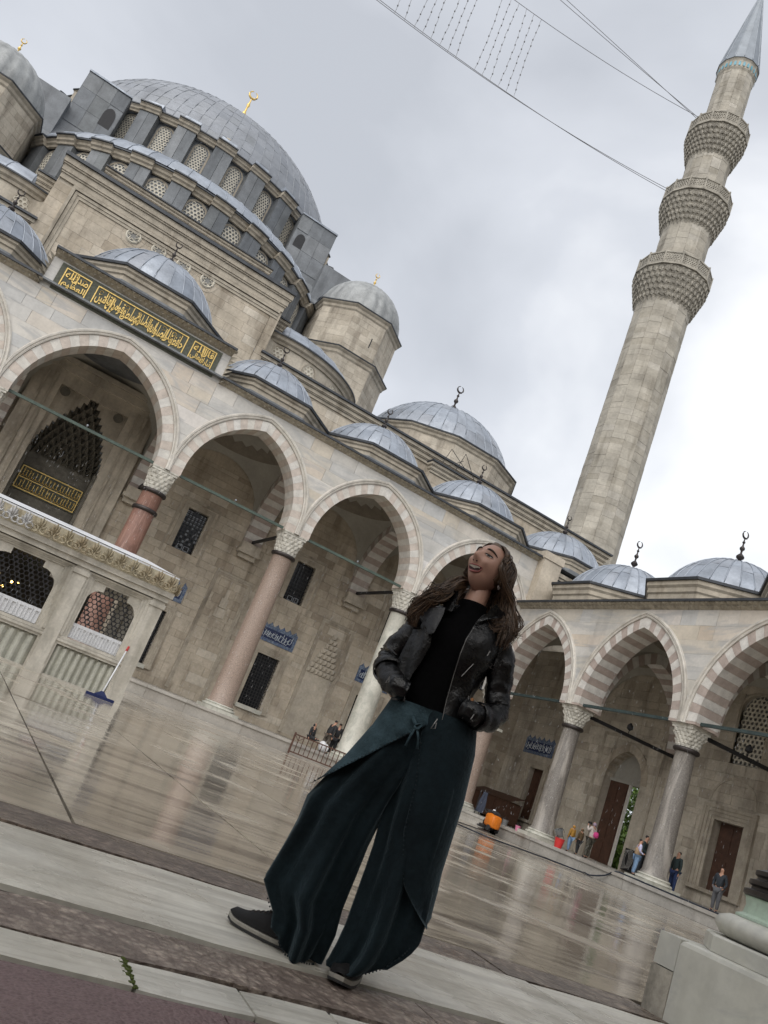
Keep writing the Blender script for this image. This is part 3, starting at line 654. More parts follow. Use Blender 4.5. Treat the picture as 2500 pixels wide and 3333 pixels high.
# blue tile panel over the wooden door
# ------------------------------------------------------------------ the mosque
MOS=thing('mosque','great stone mosque with grey lead domes and rows of pierced windows behind the arcade','mosque',(-24,39,.3))
MB=Pieces(MOS,'wall_block',LIME)
bays=[-31.1,-16.85,-10.15,-3.8]
Wx=lambda x:x+60
hol=[]
for c in bays+[3.3]:
    hol.append((Wx(c-.58),Wx(c+.58),7.6,9.87)); hol.append((Wx(c-.66),Wx(c+.66),1.6,4.42))
port=(Wx(-25.75),Wx(-22.25),.84,12.6); hol.append(port)
g=G(); wall_core(g,(-60,6.5),(9.3,6.5),.3,19.2,1.6,hol); obj('wall_core',g,LIME_D,MOS)
h2=[(a-Wx(-34)+0,b-Wx(-34),c,d) for a,b,c,d in hol]
nich=[(Wx(x-.78)-Wx(-34),Wx(x+.78)-Wx(-34),1.15,6.95) for x in (-13.6,-7.0)]
wall_blocks(MB,(-34,6.5),(9.3,6.5),.84,14.3,.44,1.0,h2,proud=.01)
wall_blocks(MB,(-60,6.5),(-30.6,6.5),14.3,18.9,.46,1.05); wall_blocks(MB,(-17.4,6.5),(9.3,6.5),14.3,18.9,.46,1.05)
TM=lambda s,d,z:(s,6.5-d,z)
def grille(parent,x0,x1,z0,z1,y,step=.2,name='iron_grille',r=.018):
    g=G(); n=max(2,round((x1-x0)/step)); m=max(2,round((z1-z0)/step))
    for i in range(1,n): x=x0+(x1-x0)*i/n; g.box(x-r,x+r,y-r,y+r,z0,z1)
    for i in range(1,m): z=z0+(z1-z0)*i/m; g.box(x0,x1,y-r*.8,y+r*.8,z-r,z+r)
    return obj(name,g,IRON,parent)
TILEM=None
def tile_panel(parent,T,s0,s1,z0,z1,m):
    g=G()
    class _: add=staticmethod(lambda v,f,r:g.add(v,f,r))
    pr3(_,[(s0,z0),(s1,z0),(s1,z1),(s0,z1)],-.02,.035,T,.2)
    n=6; 
    for i in range(n):
        a=s0+(s1-s0)*(i+.08)/n; b=s0+(s1-s0)*(i+.92)/n; pr3(_,[(a,z1),(b,z1),((a+b)/2+.03,z1+.13),((a+b)/2,z1+.2),((a+b)/2-.03,z1+.13)],-.02,.03,T,.2)
    o=obj('tile_panel',g,TILE_B,parent)
    g=G(); k=.17; pr3(_,[(s0+k,z0+k),(s1-k,z0+k),(s1-k,z1-k),(s0+k,z1-k)],.02,.042,T,.5); f=obj('tile_field',g,TILE_N,o)
    g=G(); x=s1-k-.06      # white script strokes
    while x>s0+k+.12:
        w_=R_.uniform(.14,.3); zb=z0+k+.05+R_.uniform(0,.12); h=(z1-z0-2*k)*R_.uniform(.45,.8)
        q=[(x,zb+h),(x-.02,zb+.1),(x-w_*.3,zb),(x-w_*.7,zb+.02),(x-w_,zb+.12),(x-w_*.8,zb+.2)]
        g.tube([T(a,.046,b) for a,b in q],.017,4); 
        if R_.random()<.7: g.tube([T(x-w_*.5+.07*cos(t),.046,zb+h*.6+.05*sin(t)) for t in (0,1.2,2.4,3.6,4.8)],.014,4)
        x-=w_*.75
    p=obj('white_script',g,TILE_W,f); p['kind']='stuff'
    return o
TILE_B=mat('blue and white tile border',(.17,.215,.29),rough=.25,noise_=(14,.7),vein=((9,9,9),.8,(.035,.07,.20)))
TILE_N=mat('navy tile field',(.025,.037,.095),rough=.25,noise_=(8,.2)); TILE_W=mat('white tile script',(.55,.60,.64),rough=.3,noise_=None)
for c in bays+[3.3]:
    # upper grated window
    x0,x1,z0,z1=c-.58,c+.58,7.6,9.87; f=jamb(MOS,TM,x0,x1,z0,z1,.28,.06,'window_frame',steps=2,sill=False); jamb(MOS,TM,x0-.42,x1+.42,z0-.42,z1+.38,.12,.05,'outer_window_frame',steps=2,sill=False)
    g=G(); g.box(x0,x1,6.86,6.9,z0,z1); obj('dark_pane',g,GLASSD,f); grille(f,x0,x1,z0,z1,6.62)
    if c<-12:
        g=G()
        for i in range(6):
            for j in range(11):
                if R_.random()<(.85 if j>6 else .45): xa=x0+.19*i+.05; za=z0+.2*j+.05; g.box(xa,xa+.13,6.84,6.855,za,za+.14)
        obj('pale_panes',g,GLASSL,f)
    g=G()
    for k in (-.33,.03):
        xa=c+k; 
        for q in ((xa,xa+.3,z0+.03,z0+.06),(xa,xa+.3,z0+.27,z0+.30),(xa,xa+.03,z0+.03,z0+.3),(xa+.27,xa+.3,z0+.03,z0+.3)): g.box(q[0],q[1],6.56,6.59,q[2],q[3])
    obj('bracket_frames',g,GLASSL,f)
    # lower grated window with tile panel above
    x0,x1,z0,z1=c-.66,c+.66,1.6,4.42; f=jamb(MOS,TM,x0,x1,z0,z1,.42,.10,'window_frame',steps=4)
    g=G(); g.box(x0,x1,6.88,6.92,z0,z1); obj('dark_pane',g,GLASSD,f); grille(f,x0,x1,z0,z1,6.6,.17)
    g=G(); g.box(x0-.1,x1+.1,6.34,6.50,z0-.22,z0-.01); obj('white_sill',g,WHITEM,f)
    tile_panel(MOS,TM,c-1.12,c+1.12,5.08,5.98,None)
# niche panels between the windows
for x,kind_ in ((-13.65,0),(-7.0,1),(-.2,1)):
    f=jamb(MOS,TM,x-.86,x+.86,1.0,7.35,.22,.07,'niche_frame',steps=2,sill=False)
    if kind_==0:
        g=G()
        for i,(hw,z) in enumerate(((.3,5.2),(.2,5.75),(.1,6.25))): g.box(x-hw,x+hw,6.44,6.5,z,z+.5)
        obj('stepped_relief',g,LIME_D,f)
    else:
        g=G(); n=8      # muqarnas hood: tiers of small cells narrowing upwards
        for i in range(n):
            hw=.84*(1-i/n)+.06; z=4.5+i*.3; m_=max(1,int(7-i*.8))
            for j in range(m_):
                a=x-hw+2*hw*j/m_; b=x-hw+2*hw*(j+1)/m_; e=6.47-.012*i
                g.add([(a,6.5,z),(b,6.5,z),((a+b)/2,e-.12,z+.06),(a,e-.05,z+.3),(b,e-.05,z+.3)],[(0,2,3),(2,1,4),(3,2,4),(0,1,2)])
        obj('muqarnas_hood',g,LIME_D,f)
        g=G(); g.box(x-.84,x+.84,6.488,6.494,1.0,4.5); obj('niche_panel',g,LIME_D,f)
for x in CX:
    g=G(); g.box(x-.55,x+.55,6.0,6.5,9.05,9.45); g.box(x-.62,x+.62,5.95,6.5,8.85,9.04); g.box(x-.5,x+.5,6.2,6.5,8.6,8.84); obj('wall_bracket',g,LIME_D,MOS)
# great portal: dark carved niche with a two-line gilded panel
g=G(); g.box(-27.1,-25.76,6.2,6.5,.84,13.3); g.box(-22.24,-20.9,6.2,6.5,.84,13.3); g.box(-27.3,-20.7,6.1,6.5,13.3,13.75); g.box(-27.3,-20.7,5.98,6.5,13.76,14.0); g.box(-25.76,-22.24,6.25,6.5,12.6,13.3); ps=obj('portal_surround',g,LIME_D,MOS)
g=G()
for xx in (-26.6,-26.2,-21.85,-21.45): g.box(xx,xx+.12,6.12,6.2,.84,13.0)
obj('portal_moulding',g,MOULD,ps)
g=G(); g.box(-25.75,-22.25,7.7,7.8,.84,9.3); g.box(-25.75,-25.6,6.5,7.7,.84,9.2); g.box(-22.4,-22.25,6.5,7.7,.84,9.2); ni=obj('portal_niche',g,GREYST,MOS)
g=G(); gl_=G(); n=11
for i in range(n):          # muqarnas half vault closing the niche
    k=i/n; hw=1.72*(1-k**1.5); z=9.2+i*.31; m_=max(2,int(10*(1-k))+1)
    for j in range(m_):
        a=-24-hw+2*hw*j/m_; b=-24-hw+2*hw*(j+1)/m_; e=7.6-1.0*k
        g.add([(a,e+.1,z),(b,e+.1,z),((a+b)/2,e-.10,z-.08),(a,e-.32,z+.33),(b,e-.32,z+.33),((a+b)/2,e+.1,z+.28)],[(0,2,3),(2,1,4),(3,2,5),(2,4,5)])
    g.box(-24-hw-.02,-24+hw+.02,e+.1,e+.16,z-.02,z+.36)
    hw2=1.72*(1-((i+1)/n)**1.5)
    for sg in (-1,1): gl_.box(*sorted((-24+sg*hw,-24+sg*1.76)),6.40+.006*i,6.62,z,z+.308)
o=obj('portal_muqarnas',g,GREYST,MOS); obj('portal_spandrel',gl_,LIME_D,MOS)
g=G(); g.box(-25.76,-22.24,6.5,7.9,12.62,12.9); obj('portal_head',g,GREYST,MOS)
g=G(); g.box(-25.6,-22.4,7.62,7.7,7.1,8.42); pp=obj('portal_panel',g,PLAQ,MOS)
fr=frame(pp,-25.55,-22.45,7.16,8.36,7.615,.05); g=G(); g.box(-25.5,-22.5,7.59,7.614,7.74,7.78)
for row in (7.22,7.80):     # two lines of gilded script, uprights and loops
    x=-22.56
    while x>-25.4:
        g.box(x-.03,x,7.595,7.614,row+.1,row+R_.uniform(.36,.5)); w_=R_.uniform(.1,.2)
        g.tube([(x-w_*.5+w_*.5*cos(t),7.6,row+.14+.1*sin(t)) for t in [pi+k*.6 for k in range(8)]],.018,4)
        if R_.random()<.6: g.tube([(x-.02-.06*cos(t),7.6,row+.34+.05*sin(t)) for t in (0,1,2,3,4)],.014,4)
        x-=w_*.85+.03
o=obj('gilded_script',g,GOLD,fr); o['kind']='stuff'
g=G(); g.box(-25.5,-22.5,7.72,7.69,.84,6.6); obj('portal_door',g,WOODD,MOS)
# high details of the middle bay
g=G(); g.box(-24.32,-23.78,6.36,6.44,14.75,15.4); obj('vent_grate',g,IRON,MOS)
for x in (-25.45,-22.65):
    g=G(); g.lathe([(.22,0),(.25,.05),(.0001,.06)],(x,0,0),14); g.v=[(p[0],6.24-p[2],12.3+(p[1])) for p in g.v]; obj('stone_boss',g,GREYST,MOS)
# long cornice of the front wall and the lead roof behind
def cornice(parent,T,s0,s1,z,h,d,name='cornice',lead=True):
    g=G()
    class _: add=staticmethod(lambda v,f,r:g.add(v,f,r))
    for a,b,e in ((0,.22,.1),(.22,.3,.2),(.3,.55,.28),(.55,.62,.4),(.62,.86,.5)):
        pr3(_,[(s0-e*d,z+h*a),(s1+e*d,z+h*a),(s1+e*d,z+h*b-.004),(s0-e*d,z+h*b-.004)],-.3,.02+e*d*1.4,T,.5)
    o=obj(name,g,MOULD,parent)
    if lead:
        g=G(); pr3(_,[(s0-d*.6,z+h*.86),(s1+d*.6,z+h*.86),(s1+d*.6,z+h),(s0-d*.6,z+h)],-.4,.05+d*.9,T,.5); obj('cornice_lead',g,LEAD_D,o)
    return o
cornice(MOS,TM,-60,-30.7,18.72,.85,.5); cornice(MOS,TM,-17.3,9.2,18.72,.85,.5)
g=G(); g.box(-60,9.4,6.2,66,19.3,19.5); obj('roof',g,LEAD_G,MOS)
# pier with its own cornice
wall_blocks(MB,(-5.7,5.5),(-.9,5.5),14.3,18.0,.46,.95); wall_blocks(MB,(-5.7,6.5),(-5.7,5.5),14.3,18.0,.46,.6)
g=G(); g.box(-5.67,-.9,5.53,6.46,14.3,18.05); pr=obj('wall_pier',g,LIME_D,MOS); cornice(MOS,lambda s,d,z:(s,5.5-d,z),-5.65,-.95,18.0,.7,.4,'pier_cornice')
g=G()
for a,b in (((-5.2,5.3,18.7),(-4.9,5.3,19.9)),((-4.9,5.3,19.9),(-3.6,5.3,19.2)),((-4.2,5.3,18.7),(-3.9,5.3,20.1)),((-3.9,5.3,20.1),(-2.8,5.3,18.9)),((-5.4,5.3,18.75),(-3.0,5.3,18.75)),((-4.9,5.3,18.7),(-3.9,5.3,19.6))): g.tube([a,b],.02,5)
obj('roof_ladder_frame',g,IRON,MOS)
# tall plain front block over the portal, four round windows
PY=6.2; TP=lambda s,d,z:(s,PY-d,z)
wins=[-26.16,-24.72,-23.28,-21.84]
g=G(); g.box(-30.55,-17.45,PY+.04,9.8,14.6,23.0); pc=obj('front_block',g,LIME_D,MOS)
wall_blocks(MB,(-29.7,PY),(-18.0,PY),14.6,21.95,.47,1.25,proud=.009)
wall_blocks(MB,(-30.55,9.8),(-30.55,PY),14.6,22.6,.47,1.1); wall_blocks(MB,(-30.55,PY-.02),(-29.72,PY-.02),14.6,22.0,.5,.9); wall_blocks(MB,(-17.98,PY-.02),(-17.45,PY-.02),14.6,22.0,.5,.9)
g=G()   # nested moulding that frames the wall on top and left
for k,e in ((0,.16),(.2,.10),(.36,.06)):
    g.box(-29.75+k,-29.75+k+.16,PY-e,PY+.02,14.6,22.0-k-.005); g.box(-29.75+k,-17.6,PY-e-.003,PY+.02,22.0-k,22.15-k)
obj('frame_moulding',g,MOULD,MOS)
cornice(MOS,TP,-30.5,-17.5,22.2,1.3,.45,'block_cornice')
g=G(); g.box(-28.9,-18.95,7.3,10,23.3,24.35); o=obj('upper_parapet',g,LIME_D,MOS); cornice(MOS,lambda s,d,z:(s,7.3-d,z),-28.9,-18.95,24.2,.5,.25,'parapet_cornice')
g=G(); g.box(-31.5,-30.56,7.6,10.5,14.6,21.9); g.box(-17.44,-16.75,7.6,10.5,14.6,21.9); obj('block_shoulder',g,LIME_D,MOS)
for sx in ((-31.5,-30.6),(-17.4,-16.75)): cornice(MOS,lambda s,d,z:(s,7.6-d,z),sx[0],sx[1],21.85,.7,.3,'shoulder_cornice')
for x in wins:
    z=21.48; g=G()
    for i in range(20):
        a,b=2*pi*i/20,2*pi*(i+1)/20
        for r0,r1,e in ((.36,.44,.02),(.62,.66,.025)): g.add([(x+r0*cos(a),PY-e,z+r0*sin(a)),(x+r1*cos(a),PY-e,z+r1*sin(a)),(x+r1*cos(b),PY-e,z+r1*sin(b)),(x+r0*cos(b),PY-e,z+r0*sin(b))],[(0,1,2,3)])
    o=obj('round_window',g,MOULD,MOS)
    g=G(); g.poly([(x+.36*cos(2*pi*i/20),PY-.016,z+.36*sin(2*pi*i/20)) for i in range(20)]); obj('glass_disc',g,HOLEM,o)
    g=G()
    for i in range(6):
        a=pi/3*i; b=a+pi/3
        g.tube([(x+.34*cos(a),PY-.035,z+.34*sin(a)),(x+.15*cos(a+pi/6),PY-.035,z+.15*sin(a+pi/6)),(x+.34*cos(b),PY-.035,z+.34*sin(b))],.035,4)
    g.tube([(x+.36*cos(2*pi*i/16),PY-.03,z+.36*sin(2*pi*i/16)) for i in range(17)],.06,4); obj('star_tracery',g,GRILLE,o)
for x,z0 in ((-28.6,16.9),(-19.15,16.9)):
    g=G(); g.box(x-.035,x+.035,PY-.02,PY-.004,z0,z0+.8); obj('dark_slot',g,IRON,MOS)
# pieces around the round drums -------------------------------------------------
def arcpt(c,R,deg,z): t=math.radians(deg); return (c[0]+R*sin(t),c[1]-R*cos(t),z)
def drum(parent,c,R,Rb,z0,z1,degs,bw,ww,wz0,wz1,cz,cell,nseg=6,span=100,off=None):
    """clad drum with buttresses between arched lattice windows and a stepped cornice; degs are the window directions"""
    st=abs(degs[1]-degs[0]); g=G(); n=int(span*2/2.5)
    rows=[[arcpt(c,R,-span+2*span*i/n,z) for i in range(n+1)] for z in (z0,(z0+z1)/2,z1)]; g.grid(rows); body=obj('drum_wall',g,LEAD_G,parent,True)
    PB=Pieces(parent,'lead_panel',LEAD_G,200)
    bd=[d-st/2 for d in degs]+[degs[-1]+st/2]
    for d in bd:
        for k in range(3):
            za=z0+(z1-z0)*k/3; zb=z0+(z1-z0)*(k+1)/3-.02; 
            for a,b in ((d-bw/2,d-.05),(d+.05,d+bw/2)):
                e=R_.uniform(0,.02); V=[arcpt(c,R-.1,a,za),arcpt(c,R-.1,b,za),arcpt(c,Rb+e,b,za),arcpt(c,Rb+e,a,za)]; V+=[(p[0],p[1],zb) for p in V]
                PB.add(V,[(3,2,6,7),(0,3,7,4),(2,1,5,6),(7,6,5,4)],R_.random())
    PB.flush()
    for d in degs:
        T=lambda s,e,z,d=d:arcpt(c,R+e,d+math.degrees(s/R),z)
        lattice(parent,T,0,wz0,ww,wz1-wz0,cell,'window',True,.06,.05,.37,.14)
    # cornice, stepping out over each buttress
    ds=[]
    for d in bd:
        ds+= [(d-bw*.5-.3,0),(d-bw*.5-.29,1),(d,1),(d+bw*.5+.29,1),(d+bw*.5+.3,0),(d+st/2,0)]
    g=G(); gl=G(); q=Rb-R
    prof=[(-.05,0),(.12,.0),(.16,.12),(.28,.2),(.30,.34),(.42,.42)]; h=cz-z1
    rows=[[arcpt(c,R+(q if b else q*.35)+e,d,z1+k*h/.5) for d,b in ds] for e,k in prof]; g.grid(rows); o=obj('drum_cornice',g,MOULD,parent)
    prof=[(.45,.42),(.50,.44),(.50,.52),(.30,.56),(-1.2,.72)]
    gl.grid([[arcpt(c,R+(q if b else q*.35)+e,d,z1+k*h/.5) for d,b in ds] for e,k in prof]); obj('cornice_lead',gl,LEAD_D,o)
MC=(-24,39); SC=(-24,26)
drum(MOS,MC,14.2,15.0,31,40.45,[-55,-42.8,-30.6,-18.4,-6.2,6,18.2,30.4,42.6,54.8],5.8,1.15,36.2,40.28,41.0,.24)
drum(MOS,SC,11.75,12.2,22.5,29.95,[-65.6,-52.4,-39.3,-26.2,-13.1,0,13.1,26.2,39.3,52.4,65.6],6.4,1.3,26.5,29.8,30.5,.26,span=92)
SP=Pieces(MOS,'lead_sheet',LEAD)
SM_=Pieces(MOS,'great_dome_sheet',LEAD_M); lead_dome(MOS,SM_,MC,14.2,.8,39.9,41.15,92,15,roll=.04,mat_=LEAD_M); SM_.flush(True)
for d in [-48.9,-36.7,-24.5,-12.3,-.1,12.1,24.3,36.5,48.7]:    # small lead-clad blocks at the foot of the dome
    V=[arcpt(MC,14.9,d-2.6,41.1),arcpt(MC,14.9,d+2.6,41.1),arcpt(MC,13.6,d+2.3,41.1),arcpt(MC,13.6,d-2.3,41.1)]; V+=[(p[0]+(MC[0]-p[0])*.012,p[1]+(MC[1]-p[1])*.012,41.75) for p in V]
    g=G(); g.add(V,[(0,1,5,4),(1,2,6,5),(2,3,7,6),(3,0,4,7),(4,5,6,7)]); obj('dome_foot_block',g,LEAD,MOS)
finial(MOS,MC,51.2,7.7,GOLD,'gilded_finial',wk=.55)
lead_dome(MOS,SP,SC,12.3,.33,30.3,30.7,56,4,roll=.04)
# exedras left and right of the front block
for xc,dg in ((-15.6,(-24,-8,13,34,55)),(-32.4,(-55,-34,-13,8,24))):
    c=(xc,13.3); g=G(); n=40
    g.grid([[arcpt(c,5.8,-95+190*i/n,z) for i in range(n+1)] for z in (19.3,20.4,21.4)]); ex=obj('exedra_wall',g,LIME_D,MOS,True)
    g=G(); g.grid([[arcpt(c,5.8+e,-95+190*i/n,z) for i in range(n+1)] for e,z in ((-.02,21.05),(.1,21.06),(.14,21.2),(.26,21.3),(.3,21.45),(.38,21.5))]); obj('exedra_cornice',g,MOULD,ex)
    g=G(); g.grid([[arcpt(c,5.8+e,-95+190*i/n,z) for i in range(n+1)] for e,z in ((.38,21.5),(.42,21.52),(.42,21.6),(-.2,21.68))]); obj('exedra_lead',g,LEAD_D,ex)
    lead_dome(MOS,SP,c,5.75,.42,21.4,21.6,26,3,roll=.03)
    for d in dg:
        T=lambda s,e,z,d=d,c=c:arcpt(c,5.8+e,d+math.degrees(s/5.8),z)
        lattice(ex,T,0,19.75,.86,1.12,.24,'exedra_window',True,.04,.03,.36,.1)
# stepped buttress towers at the corners of the dome square, and flying arches to the turrets
for sg in (-1,1):
    X=lambda o:-24+sg*o
    def bx(g,a,b,y0,y1,z0,z1): g.box(*sorted((X(a),X(b))),y0,y1,z0,z1)
    P=Pieces(MOS,'clad_panel',LEAD_G,60); g=G()
    bx(g,7.75,11.05,25.03,36,28,40.35); bx(g,7.0,11.9,25.4,36,26,35.6); o=obj('buttress_tower',g,LEAD_G,MOS)
    for z0,z1 in ((35.7,37.3),(37.32,38.9),(38.92,40.33)):
        for a,b in ((7.75,8.8),(8.82,9.9),(9.92,11.05)):
            if z0>36 and z0<38 and a<8: continue
            g=G(); bx(g,a,b,25.0-R_.uniform(0,.02),25.05,z0,z1); P.add(g.v,g.f,R_.random())
        for y in (25.05,26.6,28.2,29.8):
            for o_ in (7.72,11.05):
                g=G(); bx(g,o_,o_+.04,y,y+1.53,z0,z1); P.add(g.v,g.f,R_.random())
    P.flush()
    g=G(); bx(g,7.68,11.12,24.9,36,40.36,40.5); obj('tower_cap',g,LEAD,o)
    g=G(); pts=[(.45*cos(t),.75*sin(t)) for t in [pi*k/8 for k in range(9)]]; pts=[(.45,-1.0)]+pts+[(-.45,-1.0)]
    g.poly([(X(8.45)+p[0],24.985,37.9+p[1]) for p in pts]); obj('arched_opening',g,IRON,o)
    # sloping lead foot
    g=G(); v=[(X(7.0),22.6,31.5),(X(11.9),22.6,31.5),(X(11.9),25.4,35.6),(X(7.0),25.4,35.6),(X(7.0),25.4,28),(X(11.9),25.4,28),(X(7.0),22.6,28),(X(11.9),22.6,28)]
    g.add(v,[(0,1,2,3),(0,3,4,6),(1,2,5,7),(0,1,7,6)]); obj('sloping_foot',g,LEAD_G,o)
    g=G(); 
    A=Arch(1.0,1.5,0,.2); pts=[(-1.6,36.9),(1.9,36.9),(1.9,33),(1.0,33)]+[(x,33.4+z) for x,z in A.full(0,6)][::-1]+[(-1.0,33),(-1.6,33)]
    class _: add=staticmethod(lambda v,f,r:g.add(v,f,r))
    pr3(_,[(p[0],p[1]) for p in pts],0,1.2,lambda s,d,z:(X(12.6+s),25.2-d,z),.5); obj('flying_arch',g,LEAD_G,MOS)
    g=G(); bx(g,10.6,11.3,25.2,26.5,37,38.3); obj('tower_step',g,LIME_D,MOS)
    # octagonal weight turret with ribbed dome
    c=(X(14.3),19.45); a0=pi/8
    def octw(Rc,z0,z1,blk=True):
        g=G(); ring(g,c,8,a0,[(Rc-.05,z0),(Rc-.05,z1)]); o=obj('turret_body',g,LIME_D,MOS)
        p=ngon(c,Rc,8,a0)
        for i in range(8):
            q,r2=p[i],p[(i+1)%8]
            if (q[1]+r2[1])/2<c[1]+1: wall_blocks(TB_,q,r2,z0,z1,.45,.9,proud=.012)
        return o
    TB_=Pieces(MOS,'turret_block',LIME_D,140)
    octw(3.75,19.4,26.6); octw(3.55,27.2,30.4); TB_.flush()
    for z,Rc in ((26.55,3.75),(30.35,3.55)):
        g=G(); ring(g,c,8,a0,[(Rc,z),(Rc+.1,z+.12),(Rc+.12,z+.3),(Rc+.26,z+.42),(Rc+.3,z+.5)]); o=obj('turret_cornice',g,MOULD,MOS)
        g=G(); ring(g,c,8,a0,[(Rc+.34,z+.5),(Rc+.36,z+.58),(Rc-.1,z+.72)]); obj('turret_lead',g,LEAD_D,o)
    g=G(); n=96; rows=[]
    for i in range(10):
        f=math.radians(88)*i/9; rows.append([(c[0]+(3.3+.11*abs(sin(12*2*pi*k/n))) *cos(f)*cos(2*pi*k/n),c[1]+(3.3+.11*abs(sin(12*2*pi*k/n)))*cos(f)*sin(2*pi*k/n),31.0+3.5*sin(f)) for k in range(n)])
    g.grid(rows,True); obj('ribbed_dome',g,LEAD_T,MOS,True); finial(MOS,c,34.4,1.7,GOLD,'gilded_finial')
    for ang,z in ((-92,22.6),(-92,28.2)):
        t=math.radians(ang); g=G(); x,y=c[0]+3.47*cos(t)+.7,c[1]+3.5*sin(t)-.05; g.box(x-.04,x+.04,y-.02,y,z,z+.8); obj('dark_slot',g,IRON,MOS)
# twelve-sided drums with large domes over the side aisles
for xc in (-1.25,-46.75):
    c=(xc,15.4); a0=pi/12; g=G(); ring(g,c,12,a0,[(6.1,19.4),(6.1,22.25)]); o=obj('aisle_drum',g,LIME_D,MOS)
    if xc>-10:
        P=Pieces(MOS,'drum_block',LIME_D,120); p=ngon(c,6.16,12,a0)
        for i in range(12):
            if (p[i][1]+p[(i+1)%12][1])/2<c[1]+1: wall_blocks(P,p[i],p[(i+1)%12],19.45,22.2,.45,.9)
        P.flush()
    g=G(); ring(g,c,12,a0,[(6.15,22.2),(6.25,22.3),(6.28,22.45),(6.42,22.55),(6.45,22.65)]); obj('drum_moulding',g,MOULD,o)
    g=G(); ring(g,c,12,a0,[(6.5,22.65),(6.52,22.74),(5.7,22.85)]); obj('drum_lead_edge',g,LEAD_D,o)
    lead_dome(MOS,SP,c,5.95,.97,21.1,22.75,40,5,roll=.035); finial(MOS,c,26.8,2.6,BRONZE)
tile_panel(SIDE,TBW,1.55,4.25,5.1,6.0,None)
MB.flush(); SP.flush(True)
# ------------------------------------------------------------------ minaret
MIN=thing('minaret','tall stone minaret with three carved balconies and a pointed grey lead cone','minaret',(9.6,9,.3))
MCN=(9.6,9.0); NF=14
def mshaft(z0,z1,R0,R1):
    g=G(); ring(g,MCN,NF,.1,[(R0-.05,z0),(R1-.05,z1)]); obj('shaft',g,LIME_D,MIN)
    p=ngon(MCN,1,NF,.1)
    for i in range(NF):
        a,b=p[i],p[(i+1)%NF]
        if (a[0]+b[0])/2-MCN[0]>.55 and (a[1]+b[1])/2-MCN[1]>.1: continue
        nb=max(1,round((z1-z0)/6))
        for k in range(nb):
            za=z0+(z1-z0)*k/nb; zb=z0+(z1-z0)*(k+1)/nb; R=R0+(R1-R0)*(k+.5)/nb
            q=lambda t:(MCN[0]+(t[0]-MCN[0])*R,MCN[1]+(t[1]-MCN[1])*R)
            wall_blocks(MBk,q(a),q(b),za,zb,.5,1.1,proud=.022)
MBk=Pieces(MIN,'shaft_block',MINST)
mshaft(14,40.6,2.14,2.08); mshaft(44.0,48.0,1.95,1.93); mshaft(51.5,55.4,1.74,1.72); mshaft(58.7,64.9,1.52,1.50); MBk.flush()
def balcony(zr,Rr,Rs,zc):
    """corbelled muqarnas balcony: rail top at zr, corbels rising from zc"""
    zf=zr-1.15; T=6; n=38; g=G(); rows=[]; root=None
    for t in range(T):
        k0,k1=t/T,(t+1)/T; za=zc+(zf-zc)*k0; zb=zc+(zf-zc)*k1; ra=Rs+(Rr-.05-Rs)*k0; rb=Rs+(Rr-.05-Rs)*k1
        for zz,q,am in ((za,ra,.03),(za+(zb-za)*.5,ra+.05,.075),(zb-.02,rb,.085)):
            rows.append([(MCN[0]+(q+(am if (i+t)%2 else -am))*cos(2*pi*i/(2*n)),MCN[1]+(q+(am if (i+t)%2 else -am))*sin(2*pi*i/(2*n)),zz-(.16 if (i+t)%2 and zz==zb-.02 else 0)) for i in range(2*n)])
    g.grid(rows,True); root=obj('balcony',g,MINC,MIN)
    g=G()          # hanging cells
    for t in range(1,T):
        q=Rs+(Rr-.05-Rs)*t/T+.1; z=zc+(zf-zc)*t/T
        for i in range(n):
            a=2*pi*(i+(t%2)*.5)/n; g.lathe([(.002,-.30),(.07,-.12),(.085,.05)],(MCN[0]+q*cos(a),MCN[1]+q*sin(a),z+.1),4,a)
    o=obj('hanging_cells',g,MINC,root); o['kind']='stuff'
    g=G(); ring(g,MCN,NF,.1,[(Rr-.1,zf-.02),(Rr+.06,zf),(Rr+.08,zf+.1),(Rr-.02,zf+.14),(Rs,zf+.14)]); obj('balcony_floor',g,MINST,root)
    p=ngon(MCN,Rr,NF,.1)
    for i in range(NF):
        a,b=p[i],p[(i+1)%NF]; L_=math.hypot(b[0]-a[0],b[1]-a[1]); dx,dy=(b[0]-a[0])/L_,(b[1]-a[1])/L_
        Tq=lambda s,d,z,a=a,dx=dx,dy=dy:(a[0]+dx*s+dy*d,a[1]+dy*s-dx*d,z)
        g=G(); dxx=.19; dz=dxx*.866; z=zf+.24; j=0
        while z<zr-.1:
            s=.06+(dxx/2 if j%2 else 0)
            while s<L_-.03:
                ho=[(s+dxx*.577*cos(pi/6+pi/3*k),z+dxx*.577*sin(pi/6+pi/3*k)) for k in range(6)]; hi=[(s+dxx*.36*cos(pi/6+pi/3*k),z+dxx*.36*sin(pi/6+pi/3*k)) for k in range(6)]
                g.add([Tq(x,0,y) for x,y in ho]+[Tq(x,0,y) for x,y in hi]+[Tq(x,-.08,y) for x,y in hi],[(k,(k+1)%6,6+(k+1)%6,6+k) for k in range(6)]+[(6+k,6+(k+1)%6,12+(k+1)%6,12+k) for k in range(6)]); s+=dxx
            z+=dz; j+=1
        class _: add=staticmethod(lambda v,f,r:g.add(v,f,r))
        pr3(_,[(0,zf+.14),(L_,zf+.14),(L_,zf+.24),(0,zf+.24)],-.1,.03,Tq,.5); pr3(_,[(0,zr-.12),(L_,zr-.12),(L_,zr),(0,zr)],-.1,.03,Tq,.5); pr3(_,[(-.06,zf+.14),(.06,zf+.14),(.06,zr+.1),(-.06,zr+.1)],-.1,.05,Tq,.5)
        obj('railing_panel',g,MINC,root)
balcony(44.35,2.92,2.05,40.4); balcony(51.85,2.72,1.90,47.9); balcony(59.1,2.47,1.70,55.3)
